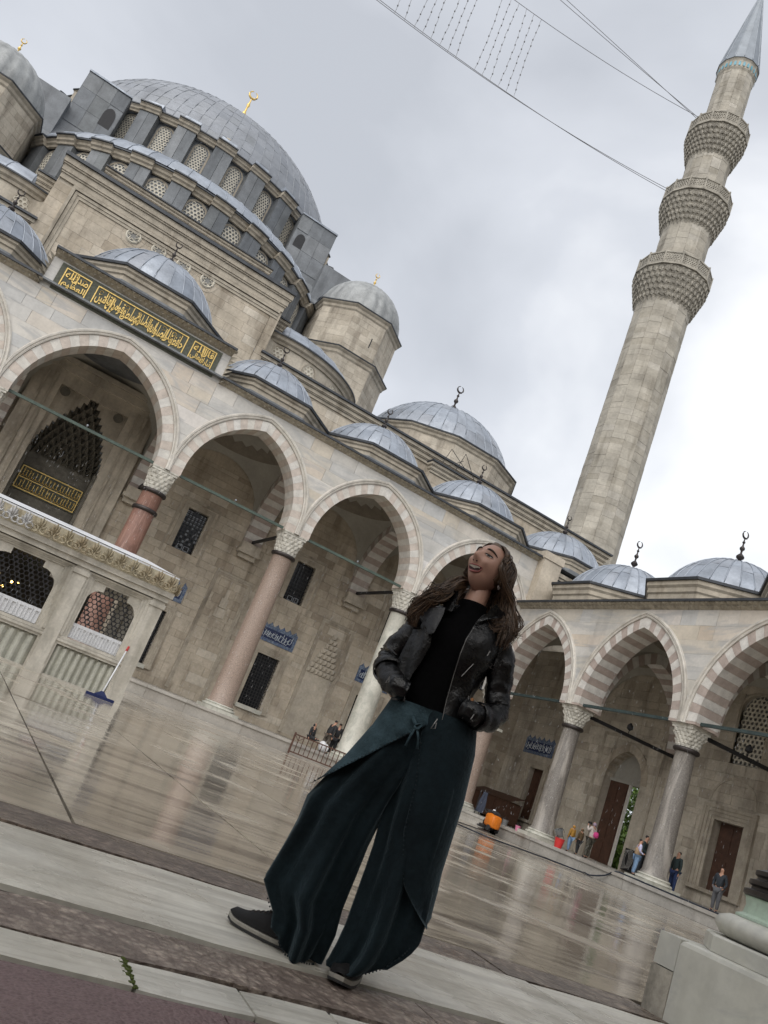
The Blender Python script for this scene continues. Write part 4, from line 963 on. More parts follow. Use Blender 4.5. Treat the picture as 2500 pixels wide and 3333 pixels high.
g=G(); ring(g,MCN,NF,.1,[(1.5,64.8),(1.62,65.0),(1.64,65.75),(1.72,65.95)]); cap=obj('crown_band',g,MINST,MIN)
P=Pieces(MIN,'blue_tile',TILE_Q)
for i in range(NF*2):
    a=.1+2*pi*(i+.5)/(NF*2); t=(-sin(a),cos(a)); x,y=MCN[0]+1.61*cos(a),MCN[1]+1.61*sin(a)
    g=G(); g.add([(x-t[0]*.09,y-t[1]*.09,65.1),(x+t[0]*.09,y+t[1]*.09,65.1),(x+t[0]*.09,y+t[1]*.09,65.45),(x,y,65.58),(x-t[0]*.09,y-t[1]*.09,65.45)],[(0,1,2,3,4)])
    g.v=[(MCN[0]+(p[0]-MCN[0])*1.03,MCN[1]+(p[1]-MCN[1])*1.03,p[2]) for p in g.v]; P.add(g.v,g.f)
P.flush()
g=G(); ring(g,MCN,NF,.1,[(1.78,65.95),(1.74,66.1),(1.5,67.6),(.75,72),(.12,75.6)]); co=obj('cone_roof',g,LEADC,MIN)
g=G()
for i in range(NF):
    a=.1+2*pi*i/NF; g.tube([(MCN[0]+r*cos(a),MCN[1]+r*sin(a),z) for r,z in ((1.75,66.1),(1.5,67.6),(.75,72),(.12,75.6))],.04,4)
o=obj('cone_seams',g,LEADC,co); o['kind']='stuff'
finial(MIN,MCN,75.5,2.6,GOLD,'gilded_finial')
# light cables strung between the minarets, with hanging bulb strands
WIRE=mat('steel cable',(.17,.17,.175),rough=.5,metal=.5,noise_=None); BULB=mat('unlit bulb glass',(.16,.16,.165),rough=.3,noise_=None)
def cable(label,p0,p1,sag,dy=0,r=.022,n=40):
    g=G(); pts=[(p0[0]+(p1[0]-p0[0])*i/n,p0[1]+dy,p0[2]+(p1[2]-p0[2])*i/n-sag*4*(i/n)*(1-i/n)) for i in range(n+1)]
    g.tube(pts,r,5); o=obj('light_cable',g,WIRE,None); tag(o,label,'cable','cables strung between the minarets'); return pts
def zat(P,x):
    for a,b in zip(P,P[1:]):
        if min(a[0],b[0])<=x<=max(a[0],b[0]): t=(x-a[0])/(b[0]-a[0]); return a[2]+(b[2]-a[2])*t
LO=cable('lowest of the cables from the middle minaret balcony',(6.9,9,50.9),(-57.6,9,50.9),4.0)
cable('second cable from the middle balcony, just above the lowest one',(6.9,9,50.98),(-57.6,9,51.1),3.6,dy=.35)
HI=cable('cable from the top balcony that the bulb strands hang down from',(7.2,9,59.0),(-57.6,9,59.0),4.6)
cable('upper left cable of the pair from the top balcony',(7.3,9,59.3),(-57.6,9,59.6),.9,dy=.3)
cable('uppermost cable of the three from the top balcony',(7.6,9,59.5),(-57.6,9,60.4),.2,dy=.6)
for i,x in enumerate([-8.6,-9.3,-10.0,-10.7,-11.4,-12.1,-13.7,-14.4,-15.1,-15.8,-16.5,-17.2,-18.0,-18.8]):
    z0,z1=zat(LO,x),zat(HI,x-.3); g=G(); n=22
    pts=[(x+.25*sin(pi*k/n)*((i%3)-1)*.5-.3*k/n+.12*sin(k*1.1+i)*(k%2)*.2,9+.05*sin(k*2.1),z0+(z1-z0)*k/n) for k in range(n+1)]
    g.tube(pts,.016,4); o=obj('bulb_strand',g,WIRE,None); tag(o,'%s strand of unlit bulbs from the right, hanging between the minaret cables'%['first','second','third','fourth','fifth','sixth','seventh','eighth','ninth','tenth','eleventh','twelfth','thirteenth','fourteenth'][i],'light strand','bulb strands hung between the cables')
    g=G()
    for k in range(2,n,2):
        p=pts[k]; g.sphere((p[0],p[1],p[2]),.06,6,4,k=1.4)
    b=obj('bulbs',g,BULB,o); b['kind']='stuff'
# ------------------------------------------------------------------ ground, courtyard paving and the strips of the entrance
def setting(o): o['kind']='structure'; return o
GROUNDM=mat('outer ground',(.16,.15,.13),rough=.9,noise_=(.3,.3))
PAVE=mat('wet courtyard marble',tints=[(.43,.37,.285),(.52,.46,.365),(.60,.545,.45),(.46,.40,.315),(.55,.485,.385)],rough=.2,noise_=(.7,.25),vein=((.30,3.4,1),.85,(.15,.125,.105)),fine=((.7,10,3),.65,(.23,.195,.165)),wet=(.04,.30,.8,.05,.57),bump=(7.0,.10),spec=.6)
STRIPW=mat('worn white marble strip',tints=[(.62,.60,.53),(.68,.66,.595),(.60,.57,.49)],rough=.3,noise_=(2.2,.2),vein=((.35,5,1),.5,(.34,.32,.28)),wet=(.16,.45,2.0),bump=(25,.15),fine=((1.6,26,6),.55,(.36,.33,.27)))
STRIPC=mat('pitted conglomerate',tints=[(.40,.33,.275),(.45,.37,.305),(.37,.305,.255)],rough=.55,noise_=(6,.5),vein=((9,18,8),.6,(.17,.125,.105)),bump=(30,1.0),wet=(.25,.6,3),pits=(34,.7,(.13,.095,.08)))
STRIPB=mat('brown weathered stone',tints=[(.26,.20,.16),(.31,.25,.195)],rough=.5,noise_=(5,.5),vein=((6,16,8),.8,(.07,.05,.04)),bump=(26,1.0),wet=(.2,.6,2),pits=(28,.7,(.10,.075,.06)))
PORPF=mat('purple porphyry paving',tints=[(.15,.092,.092),(.18,.112,.11)],rough=.45,noise_=(3,.2),vein=((60,60,60),.35,(.21,.14,.135)),bump=(40,.5),wet=(.3,.55,2),pits=(85,.5,(.24,.17,.165)),fine=((5,16,5),.35,(.075,.04,.042)))
MOSS=mat('green moss',(.09,.115,.02),rough=.95,noise_=(30,.5),bump=(60,1))
g=G(); g.poly([(-900,-900,.12),(900,-900,.12),(900,900,.12),(-900,900,.12)]); setting(obj('ground',g,GROUNDM))
g=G(); ys=[-45,-34,-32.2,-1,8]
g.grid([[(x,y,gz(y)-.014) for x in (-62,7)] for y in ys]); CY=setting(obj('courtyard_pavement',g,mat('paving joint',(.045,.04,.032),rough=.8,noise_=(8,.4))))
P=Pieces(CY,'paving_slab',PAVE); x=-23.72
xs=[-23.72]
while xs[-1]<-1.1: xs.append(xs[-1]+R_.choice((1.3,1.3,1.55,1.1)))
lo=[-23.72]
while lo[-1]>-50: lo.append(lo[-1]-R_.choice((1.3,1.5,1.15)))
xs=sorted(set(lo+xs)); xs=[min(q,-1.02) for q in xs if q<-.6]
for a,b in zip(xs,xs[1:]):
    y=-32.33; 
    while y<-1.05:
        y2=min(-1.04,y+R_.uniform(1.4,3.9))
        if -1.04-y2<.7: y2=-1.04
        k=.008; t=[R_.uniform(-.0025,.0025) for _ in range(4)]; z=lambda yy:gz(yy)
        V=[(a+k,y+k,z(y)+t[0]),(b-k,y+k,z(y)+t[1]),(b-k,y2-k,z(y2)+t[2]),(a+k,y2-k,z(y2)+t[3])]; V+=[(p[0],p[1],p[2]-.08) for p in V]
        P.add(V,[(0,1,2,3),(0,4,5,1),(1,5,6,2),(2,6,7,3),(3,7,4,0)],R_.random()); y=y2
P.flush()
def strip(name,m,y0,y1,cuts,zj=.004,ed=.012,lim=60,zb=.5):
    """a course of the entrance threshold, with worn uneven edges"""
    P=Pieces(CY,name,m,lim)
    for a,b in zip(cuts,cuts[1:]):
        n=max(3,int((b-a)/.22)); z=zb+R_.uniform(-zj,zj)
        top=[(a+.004+(b-a-.008)*i/n,y0+.004+max(0,R_.gauss(.3,.5))*ed) for i in range(n+1)]; bot=[(a+.004+(b-a-.008)*i/n,y1-.004-max(0,R_.gauss(.3,.5))*ed) for i in range(n+1)]
        poly=top+bot[::-1]; N=len(poly); v=[(p[0],p[1],z) for p in poly]+[(p[0],p[1],z-.08) for p in poly]
        f=[(i,i+1,N-2-i,N-1-i) for i in range(n)]+[(i,(i+1)%N,N+(i+1)%N,N+i) for i in range(N)]
        P.add(v,f,R_.random())
    P.flush()
strip('brown_slab',STRIPB,-32.69,-32.34,[-29,-26.6,-24.9,-22.9,-21.5,-20.31],.004,.014,zb=.499)
strip('white_marble_slab',STRIPW,-33.55,-32.70,[-29,-27.2,-25.6,-21.4,-20.31],.002,.022,zb=.503)
strip('conglomerate_slab',STRIPC,-33.885,-33.56,[-29,-26,-24.6,-22.6,-20.31],.003,.028,zb=.4985)
strip('marble_edging',STRIPW,-34.10,-33.895,[-29,-26.2,-24.75,-23.765,-23.42,-23.12,-22.4,-20.31],.002,.016,zb=.503)
strip('porphyry_slab',PORPF,-36.4,-34.11,[-29,-25.2,-23.53,-21.9,-20.31],.001,.006,zb=.501); strip('porphyry_slab',PORPF,-40,-36.41,[-29,-25.2,-23.2,-20.31],.001,.006,zb=.501)
g=G()
for i in range(60):     # moss in the cracks
    t=R_.random(); cx,cy=(-23.765+R_.gauss(0,.006),-34.1+.21*t) if i<65 else (-23.7+R_.gauss(0,.05),-32.34+R_.gauss(0,.012))
    g.sphere((cx,cy,.503),R_.uniform(.003,.007),5,4,k=.6)
o=obj('moss',g,MOSS,None); o['kind']='stuff'
# ------------------------------------------------------------------ ablution fountain
FT=thing('ablution_fountain','square marble fountain house with dark metal lattices and a carved leaf cornice','fountain',(-24,-15,.4))
FM=mat('fountain marble',(.56,.53,.465),rough=.6,noise_=(2.2,.2),stain=(2.2,.7,(.55,.53,.49)),vein=((2,2,1.2),.35,(.30,.29,.25)))
FW=mat('bright new marble',(.66,.67,.69),rough=.45,noise_=(3,.1),stain=(3,.4,(.6,.6,.58)))
FLEAF=mat('carved leaf stone',tints=[(.40,.345,.235),(.45,.40,.29),(.37,.30,.20),(.60,.60,.60)],rough=.8,noise_=(7,.35),stain=(6,.7,(.42,.38,.3)))
FPAN=mat('grey green fluted marble',(.46,.46,.40),rough=.6,noise_=(2.5,.25),stain=(3,.6,(.5,.5,.45)))
FY=-17.5; FG=.39; TF=lambda s,d,z:(s,FY-d,z)
class _F1:
    def __init__(s): s.g=G()
    def add(s,v,f,r): s.g.add(v,f,r)
pil=[-27.02,-25.1,-22.9,-21.12]; pw=.15
for i,x in enumerate(pil):
    g=G(); g.box(x-pw,x+pw,FY-.05,FY+.30,FG,2.78); g.box(x-pw-.03,x+pw+.03,FY-.08,FY+.32,2.62,2.72); g.box(x-pw-.02,x+pw+.02,FY-.07,FY+.31,FG-.02,.62); obj('pillar',g,FM,FT)
for y in (-14.9,-12.9):
    g=G(); g.box(-21.27,-20.97,y-.15,y+.15,FG,2.78); g.box(-27.17,-26.87,y-.15,y+.15,FG,2.78); obj('pillar',g,FM,FT)
g=G(); g.box(-27.2,-20.94,FY-.09,FY+.3,2.782,2.9); g.box(-27.26,-20.88,FY-.15,FY+.3,2.902,3.02); g.box(-21.25,-20.90,FY+.3,-12.7,2.782,3.02); g.box(-27.24,-26.9,FY+.3,-12.7,2.782,3.02); g.box(-27.2,-20.94,-13.0,-12.7,2.782,3.02); obj('architrave',g,FM,FT)
LP=Pieces(FT,'carved_leaf',FLEAF)
def leaf_piece(x,y,z,w_,h,dirx,diry,tx,ty,r):
    """fan of lobes curling outwards over the cornice"""
    g=G(); n=7
    for k in range(n):
        a=pi*(k+.5)/n; l=h*(.78+.22*sin(a)); bw=w_*.16
        p0=(0,0,.02); ca,sa=cos(a),sin(a)
        pts=[(ca*w_*.12,.03,h*.15),(ca*w_*.34-sa*bw,.06,sa*l*.6),(ca*w_*.34+sa*bw,.07,sa*l*.6+.01),(ca*w_*.5,.15,sa*l)]
        V=[(x+tx*p[0]+dirx*p[1],y+ty*p[0]+diry*p[1],z+p[2]+.02) for p in pts]; c=(x+tx*ca*w_*.33+dirx*.12,y+ty*ca*w_*.33+diry*.12,z+sa*l*.55+.03)
        g.add(V+[c],[(0,1,4),(1,3,4),(3,2,4),(2,0,4)],r)
    for sg in (-1,1):
        cx=sg*w_*.3; g.tube([(x+tx*(cx+.07*cos(t))+dirx*.10,y+ty*(cx+.07*cos(t))+diry*.10,z+.09+.065*sin(t)) for t in [k*.7 for k in range(10)]],.018,4,r)
    LP.add(g.v,g.f,r)
n=21; w_=6.32/n
for i in range(n): 
    x=-27.24+w_*(i+.5); leaf_piece(x,FY-.16,3.02,w_*1.02,.36,0,-1,1,0,1.0 if -26.5<x<-24.35 else R_.uniform(0,.6))
for i in range(15): leaf_piece(-20.88,FY+.15+i*.31,3.02,.31,.36,1,0,0,1,R_.uniform(0,.6))
LP.flush()
g=G(); g.box(-27.22,-20.92,FY-.14,-12.7,3.022,3.36); g.r=[.3]*len(g.f); obj('frieze_core',g,FLEAF,FT)
g=G(); g.box(-27.22,-20.92,FY-.10,-12.6,3.362,3.40); g.grid([[(-27.1,FY,3.43),(-21,FY,3.43)],[(-26.5,FY+1,3.62),(-21.6,FY+1,3.62)],[(-26.5,-13.6,3.62),(-21.6,-13.6,3.62)]]); obj('roof_flashing',g,FW,FT)
LAT=IRON
def bay(x0,x1,front=True):
    c=(x0+x1)/2; a=x0+pw; b=x1-pw
    q=_F1(); # outer frame moulding
    for k,(w1,e) in enumerate(((.07,.02),(.13,-.02),(.19,-.05))):
        w0=(0,.07,.13)[k]
        pr3(q,[(a+w0,1.3),(a+w1,1.3),(a+w1,2.76-w1*.6),(a+w0,2.76-w0*.6)],-.2,e,TF,.5); pr3(q,[(b-w1,1.3),(b-w0,1.3),(b-w0,2.76-w0*.6),(b-w1,2.76-w1*.6)],-.2,e,TF,.5)
        pr3(q,[(a+w0,2.76-w1*.6),(b-w0,2.76-w1*.6),(b-w0,2.76-w0*.6),(a+w0,2.76-w0*.6)],-.2,e-.002,TF,.5)
    pr3(q,[(a,1.17),(b,1.17),(b,1.23),(a,1.23)],-.2,.03,TF,.5); pr3(q,[(a,1.235),(b,1.235),(b,1.3),(a,1.3)],-.2,.0,TF,.5)
    pr3(q,[(a,FG),(b,FG),(b,FG+.06),(a,FG+.06)],-.2,.02,TF,.5); pr3(q,[(a,FG+.06),(a+.06,FG+.06),(a+.06,1.17),(a,1.17)],-.2,.0,TF,.5); pr3(q,[(b-.06,FG+.06),(b,FG+.06),(b,1.17),(b-.06,1.17)],-.2,.0,TF,.5); pr3(q,[(a+.06,1.11),(b-.06,1.11),(b-.06,1.168),(a+.06,1.168)],-.2,.002,TF,.5)
    fr=obj('bay_frame',q.g,FM,FT)
    g=G(); n=9; pts=[]      # fluted lower panel
    for i in range(n):
        u=a+.06+(b-a-.12)*i/n; v=a+.06+(b-a-.12)*(i+1)/n; m=(u+v)/2; pts+=[(u,-.10),(m-.02,-.03),(m+.02,-.03)]
    pts.append((b-.06,-.10)); g.grid([[TF(p[0],p[1],FG+.06) for p in pts],[TF(p[0],p[1],1.06) for p in pts],[TF(p[0],-.1,1.11) for p in pts]]); obj('fluted_panel',g,FPAN,fr)
    # plate with the shouldered opening
    hw=.56*(b-a)/1.47; kw=.27*(b-a)/1.47
    def half(z): 
        if z<2.12: return hw
        if z<2.46: t=(z-2.12)/.34; return kw+.04+(hw-kw-.04)*sqrt(max(0,1-t*t))
        return kw
    zs_=[1.3,1.6,1.9,2.12,2.2,2.28,2.36,2.42,2.455,2.461,2.60]; q=_F1()
    for z0,z1 in zip(zs_,zs_[1:]):
        pr3(q,[(a+.19,z0),(c-half(z0),z0),(c-half(z1-.0005),z1),(a+.19,z1)],-.16,-.09,TF,.5); pr3(q,[(c+half(z0),z0),(b-.19,z0),(b-.19,z1),(c+half(z1-.0005),z1)],-.16,-.09,TF,.5)
    pr3(q,[(a+.19,2.60),(b-.19,2.60),(b-.19,2.66),(a+.19,2.66)],-.16,-.09,TF,.5); obj('opening_plate',q.g,FM,fr)
    q=_F1(); n=9; z0,z1=1.31,1.64; u0,u1=c-hw-.03,c+hw+.03     # white slotted rail
    pr3(q,[(u0,z0),(u1,z0),(u1,z1),(u0,z1)],-.14,-.10,TF,.5)
    for i in range(n):
        s0=u0+(u1-u0)*(i+.16)/n; s1=u0+(u1-u0)*(i+.84)/n
        pr3(q,[(s0,z0+.02),(s0+.02,z0+.02),(s0+.02,z1-.07),(s0,z1-.07)],-.1,-.075,TF,.5); pr3(q,[(s1-.02,z0+.02),(s1,z0+.02),(s1,z1-.07),(s1-.02,z1-.07)],-.1,-.075,TF,.5); pr3(q,[(s0,z1-.07),(s1,z1-.07),(s1,z1-.045),(s0,z1-.045)],-.1,-.075,TF,.5)
    obj('slotted_rail',q.g,FW,fr)
    # interlaced metal lattice
    g=G(); cell=.105; dz=cell*.866; j=0; z=1.66
    while z<2.6:
        s=-hw+(cell/2 if j%2 else 0)
        while s<hw:
            if abs(s)<half(z)-.01:
                ho=[(s+cell*.577*cos(pi/6+pi/3*k),z+cell*.577*sin(pi/6+pi/3*k)) for k in range(6)]; hi=[(s+cell*.47*cos(pi/6+pi/3*k),z+cell*.47*sin(pi/6+pi/3*k)) for k in range(6)]
                if (j+int(round((s+hw)/cell*2)))%3==0: hi=[(s+cell*.47*(.62 if k%2 else 1)*cos(pi/6+pi/3*k),z+cell*.47*(.62 if k%2 else 1)*sin(pi/6+pi/3*k)) for k in range(6)]
                g.add([TF(c+p[0],-.13,p[1]) for p in ho]+[TF(c+p[0],-.13,p[1]) for p in hi],[(k,(k+1)%6,6+(k+1)%6,6+k) for k in range(6)])
            s+=cell
        z+=dz; j+=1
    obj('metal_lattice',g,LAT,fr)
for a,b in zip(pil,pil[1:]): bay(a,b)
g=G(); g.box(-21.2,-21.05,FY+.3,-13,FG,1.3); g.box(-27.1,-26.95,FY+.3,-13,FG,2.78); g.box(-27,-23.2,-13,-12.85,FG,2.78); g.box(-23.2,-21.2,-13,-12.85,FG,1.25); g.box(-27.0,-21.2,FY+.3,-13.0,2.70,2.775); obj('inner_wall',g,FM,FT)
g=G(); g.box(-26.2,-22.6,-16.6,-14.2,FG,1.35); g.box(-24.8,-22.2,-14.6,-14.2,1.36,2.5); obj('basin',g,GREYST,FT)
EM=bpy.data.materials.new('lit lamp'); EM.use_nodes=True; b=EM.node_tree.nodes['Principled BSDF']; b.inputs['Emission Color'].default_value=(1,.62,.16,1); b.inputs['Emission Strength'].default_value=5; b.inputs['Base Color'].default_value=(.6,.4,.1,1)
_LL=['upper left lamp','middle lamp','right of the middle lamp','lowest lamp','rightmost lamp']
for i,(x,z) in enumerate(((-24.35,2.02),(-24.18,1.80),(-24.05,1.95),(-24.42,1.72),(-23.92,2.0))):  # glowing balls added to stand for yellow glints showing through the lattice
    g=G(); g.sphere((x,-16.75,z),.028,8,6); tag(obj('lamp',g,EM),'small lit yellow lamp glowing behind the left fountain lattice, the %s of five'%_LL[i].replace(' lamp','').replace('right of the middle','centre right'),'lamp','small lamps lit inside the fountain')
# squeegee leaning on the corner pillar
SQ=thing('squeegee','white handled floor squeegee with blue head leaning on the fountain corner','squeegee',(-21.55,-18.5,.42))
SQW=mat('white plastic',(.75,.76,.78),rough=.4,noise_=None); SQB=mat('blue plastic',(.012,.022,.095),rough=.4,noise_=None); SQR=mat('red plastic',(.5,.03,.03),rough=.4,noise_=None)
g=G(); g.tube([(-21.55,-18.45,.50),(-21.32,-17.60,1.50)],.016,8); obj('handle',g,SQW,SQ,True)
g=G(); g.tube([(-21.322,-17.605,1.49),(-21.30,-17.55,1.60)],.024,8); obj('grip',g,SQR,SQ,True)
g=G(); g.box(-21.86,-21.26,-18.53,-18.48,.415,.475); g.grid([[(-21.70,-18.47,.476),(-21.42,-18.47,.476)],[(-21.575,-18.46,.57),(-21.525,-18.46,.57)],[(-21.575,-18.50,.57),(-21.525,-18.50,.57)],[(-21.70,-18.52,.476),(-21.42,-18.52,.476)]]); obj('head',g,SQB,SQ)
# ------------------------------------------------------------------ entrance portico around the camera: near pedestal and column at the right, unseen arches, roof and low wall shaped for the foreground light
EN=thing('entrance_portico','near marble platform and base of a dark porphyry column at the right edge','portico',(-24,-34,.5))
PED=mat('smooth pedestal marble',tints=[(.62,.61,.53),(.59,.58,.51),(.65,.63,.56)],rough=.45,noise_=(1.6,.16),vein=((1.4,1.4,2.2),.5,(.36,.36,.345)),stain=(1.8,.45,(.62,.60,.54)),bump=(12,.1))
PEDG=mat('verdigris marble',(.46,.57,.46),rough=.5,noise_=(3,.25),vein=((3,3,5),.8,(.22,.44,.34)))
DIRTM=mat('weathered end stone',(.42,.385,.32),rough=.7,noise_=(5,.4),stain=(4,.8,(.35,.34,.32)))
DIRT2=PED; P=Pieces(EN,'platform_block',PED)
def rbox(P,x0,x1,y0,y1,z0,z1,k=.02,r=.5):
    rows=[]; c=[(x0,y0),(x1,y0),(x1,y1),(x0,y1)]
    def loop(e,z): return [(x0+e,y0+e,z),(x1-e,y0+e,z),(x1-e,y1-e,z),(x0+e,y1-e,z)]
    g=G(); g.grid([loop(0,z0),loop(0,z1-k),loop(k*.3,z1-k*.3),loop(k,z1)],True,r,False,True); P.add(g.v,g.f,r)
rbox(P,-20.32,-18.9,-36.2,-32.62,.49,.936,.03,.6); rbox(P,-18.89,-15,-36.2,-32.46,.49,.936,.03,.3); rbox(P,-14.99,6.3,-36.2,-32.46,.49,.936,.03,.9); rbox(P,-20.32,6.3,-40,-36.21,.49,.934,.03,.2)
rbox(P,-29.5,-27.68,-40,-32.46,.49,.936,.03,.2); rbox(P,-60,-29.51,-40,-32.46,.49,.936,.03,.7); P.flush()
g=G(); g.box(-20.318,-18.9,-32.615,-32.46,.756,.934); obj('end_stone',g,DIRT2,EN); g=G(); g.box(-20.322,-18.9,-32.617,-32.455,.49,.75); obj('end_stone',g,DIRTM,EN)
def big_col(x,y,lab=None):
    g=G(); g.lathe([(.63,.938),(.63,1.02),(.615,1.032)],(x,y,0),8,pi/8); c=obj('column_plinth',g,PED,EN)
    g=G(); g.lathe([(.46,1.031),(.53,1.045),(.565,1.085),(.57,1.105),(.555,1.14),(.50,1.165),(.46,1.17)],(x,y,0),40); obj('torus',g,PED,c,True,sharp=50)
    g=G(); g.lathe([(.47,1.171),(.47,1.185),(.435,1.20),(.425,1.25),(.435,1.29),(.445,1.297)],(x,y,0),40); obj('green_scotia',g,PEDG,c,True,sharp=40)
    g=G(); g.lathe([(.44,1.298),(.455,1.31),(.455,1.335),(.42,1.345),(.415,1.36),(.435,1.37),(.435,1.395),(.40,1.405),(.395,1.42),(.412,1.43),(.41,1.455),(.37,1.47)],(x,y,0),40); obj('bronze_rings',g,BRONZE,c,True,sharp=30)
    g=G(); g.lathe([(.355,1.47),(.35,1.6),(.325,5.3)],(x,y,0),40); obj('column_shaft',g,PORPD,c,True)
    g=G(); g.lathe([(.34,5.3),(.40,5.5),(.55,6.0)],(x,y,0),8,pi/8); g.box(x-.55,x+.55,y-.55,y+.55,6.0,6.15); obj('capital',g,CAPM,c)
PORPD=mat('dark purple porphyry',(.13,.045,.055),rough=.3,noise_=(9,.3),bump=(30,.1))
for x in (-19.64,-28.36): big_col(x,-32.98)
for x in (-13.1,-6.6): big_col(x,-33.1)
for x in (-35.1,-41.7): big_col(x,-33.1)
cols=[-41.7,-35.1,-28.55,-19.45,-13.1,-6.6,0]
g=G()
class _e: add=staticmethod(lambda v,f,r:g.add(v,f,r))
for a,b in zip(cols,cols[1:]):
    A=Arch((b-a)/2-.55,7.4 if b-a>8 else 5.4,0,.0); c=A.full(0,10); m=(a+b)/2; TE=lambda s,d,z:(s,-33.1-d,z)
    for p,q in zip(c,c[1:]): pr3(_e,[(m+p[0],6.15+p[1]),(m+q[0],6.15+q[1]),(m+q[0],14.4),(m+p[0],14.4)],-.55,.55,TE,.5)
    pr3(_e,[(a,6.16),(a+.55,6.16),(a+.55,14.4),(a,14.4)],-.549,.549,TE,.5); pr3(_e,[(b-.55,6.16),(b,6.16),(b,14.4),(b-.55,14.4)],-.549,.549,TE,.5)
obj('arch_wall',g,MARBLE,EN)
g=G(); g.box(-62,7,-41,-35.2,14.41,14.8); obj('roof',g,LEAD_G,EN)  # unseen roof, cut back to shade the woman but not the floor
g=G(); g.box(-62,7,-41,-40,.3,7.0); obj('back_wall',g,LIME_D,EN)  # unseen wall, kept low so the sun still passes over it
# ------------------------------------------------------------------ people
SKIN=mat('skin',(.42,.23,.155),rough=.5,noise_=(20,.12)); HAIRK=mat('dark hair',(.018,.013,.011),rough=.5,noise_=(40,.4))
_cm={}
def cloth(name,c,rough=.85,n=(12,.25)):
    if name not in _cm: _cm[name]=mat(name,c,rough=rough,noise_=n)
    return _cm[name]
def skin_obj(name,J,E,root,m,parent,sub=1,smooth=True,xf=None,squash=None):
    """one continuous surface grown round a skeleton of joints J {name:(pos,radius or (rx,ry))}"""
    ks=list(J); me=bpy.data.meshes.new(name); me.from_pydata([xf(J[k][0]) if xf else J[k][0] for k in ks],[(ks.index(a),ks.index(b)) for a,b in E],[])
    o=bpy.data.objects.new(name,me); COL.objects.link(o); md=o.modifiers.new('Skin','SKIN'); md.use_smooth_shade=True
    sv=me.skin_vertices[0].data
    for i,k in enumerate(ks):
        r=J[k][1]; sv[i].radius=r if isinstance(r,tuple) else (r,r); sv[i].use_root=(k==root)
    if sub: s=o.modifiers.new('Subdivision','SUBSURF'); s.levels=sub; s.render_levels=sub
    dg=bpy.context.evaluated_depsgraph_get(); ev=bpy.data.meshes.new_from_object(o.evaluated_get(dg)); bpy.data.objects.remove(o); bpy.data.meshes.remove(me)
    g=G(); g.v=[tuple(v.co) for v in ev.vertices]; g.f=[tuple(p.vertices) for p in ev.polygons]; g.r=[.5]*len(g.f); bpy.data.meshes.remove(ev)
    return obj(name,g,m,parent,smooth)
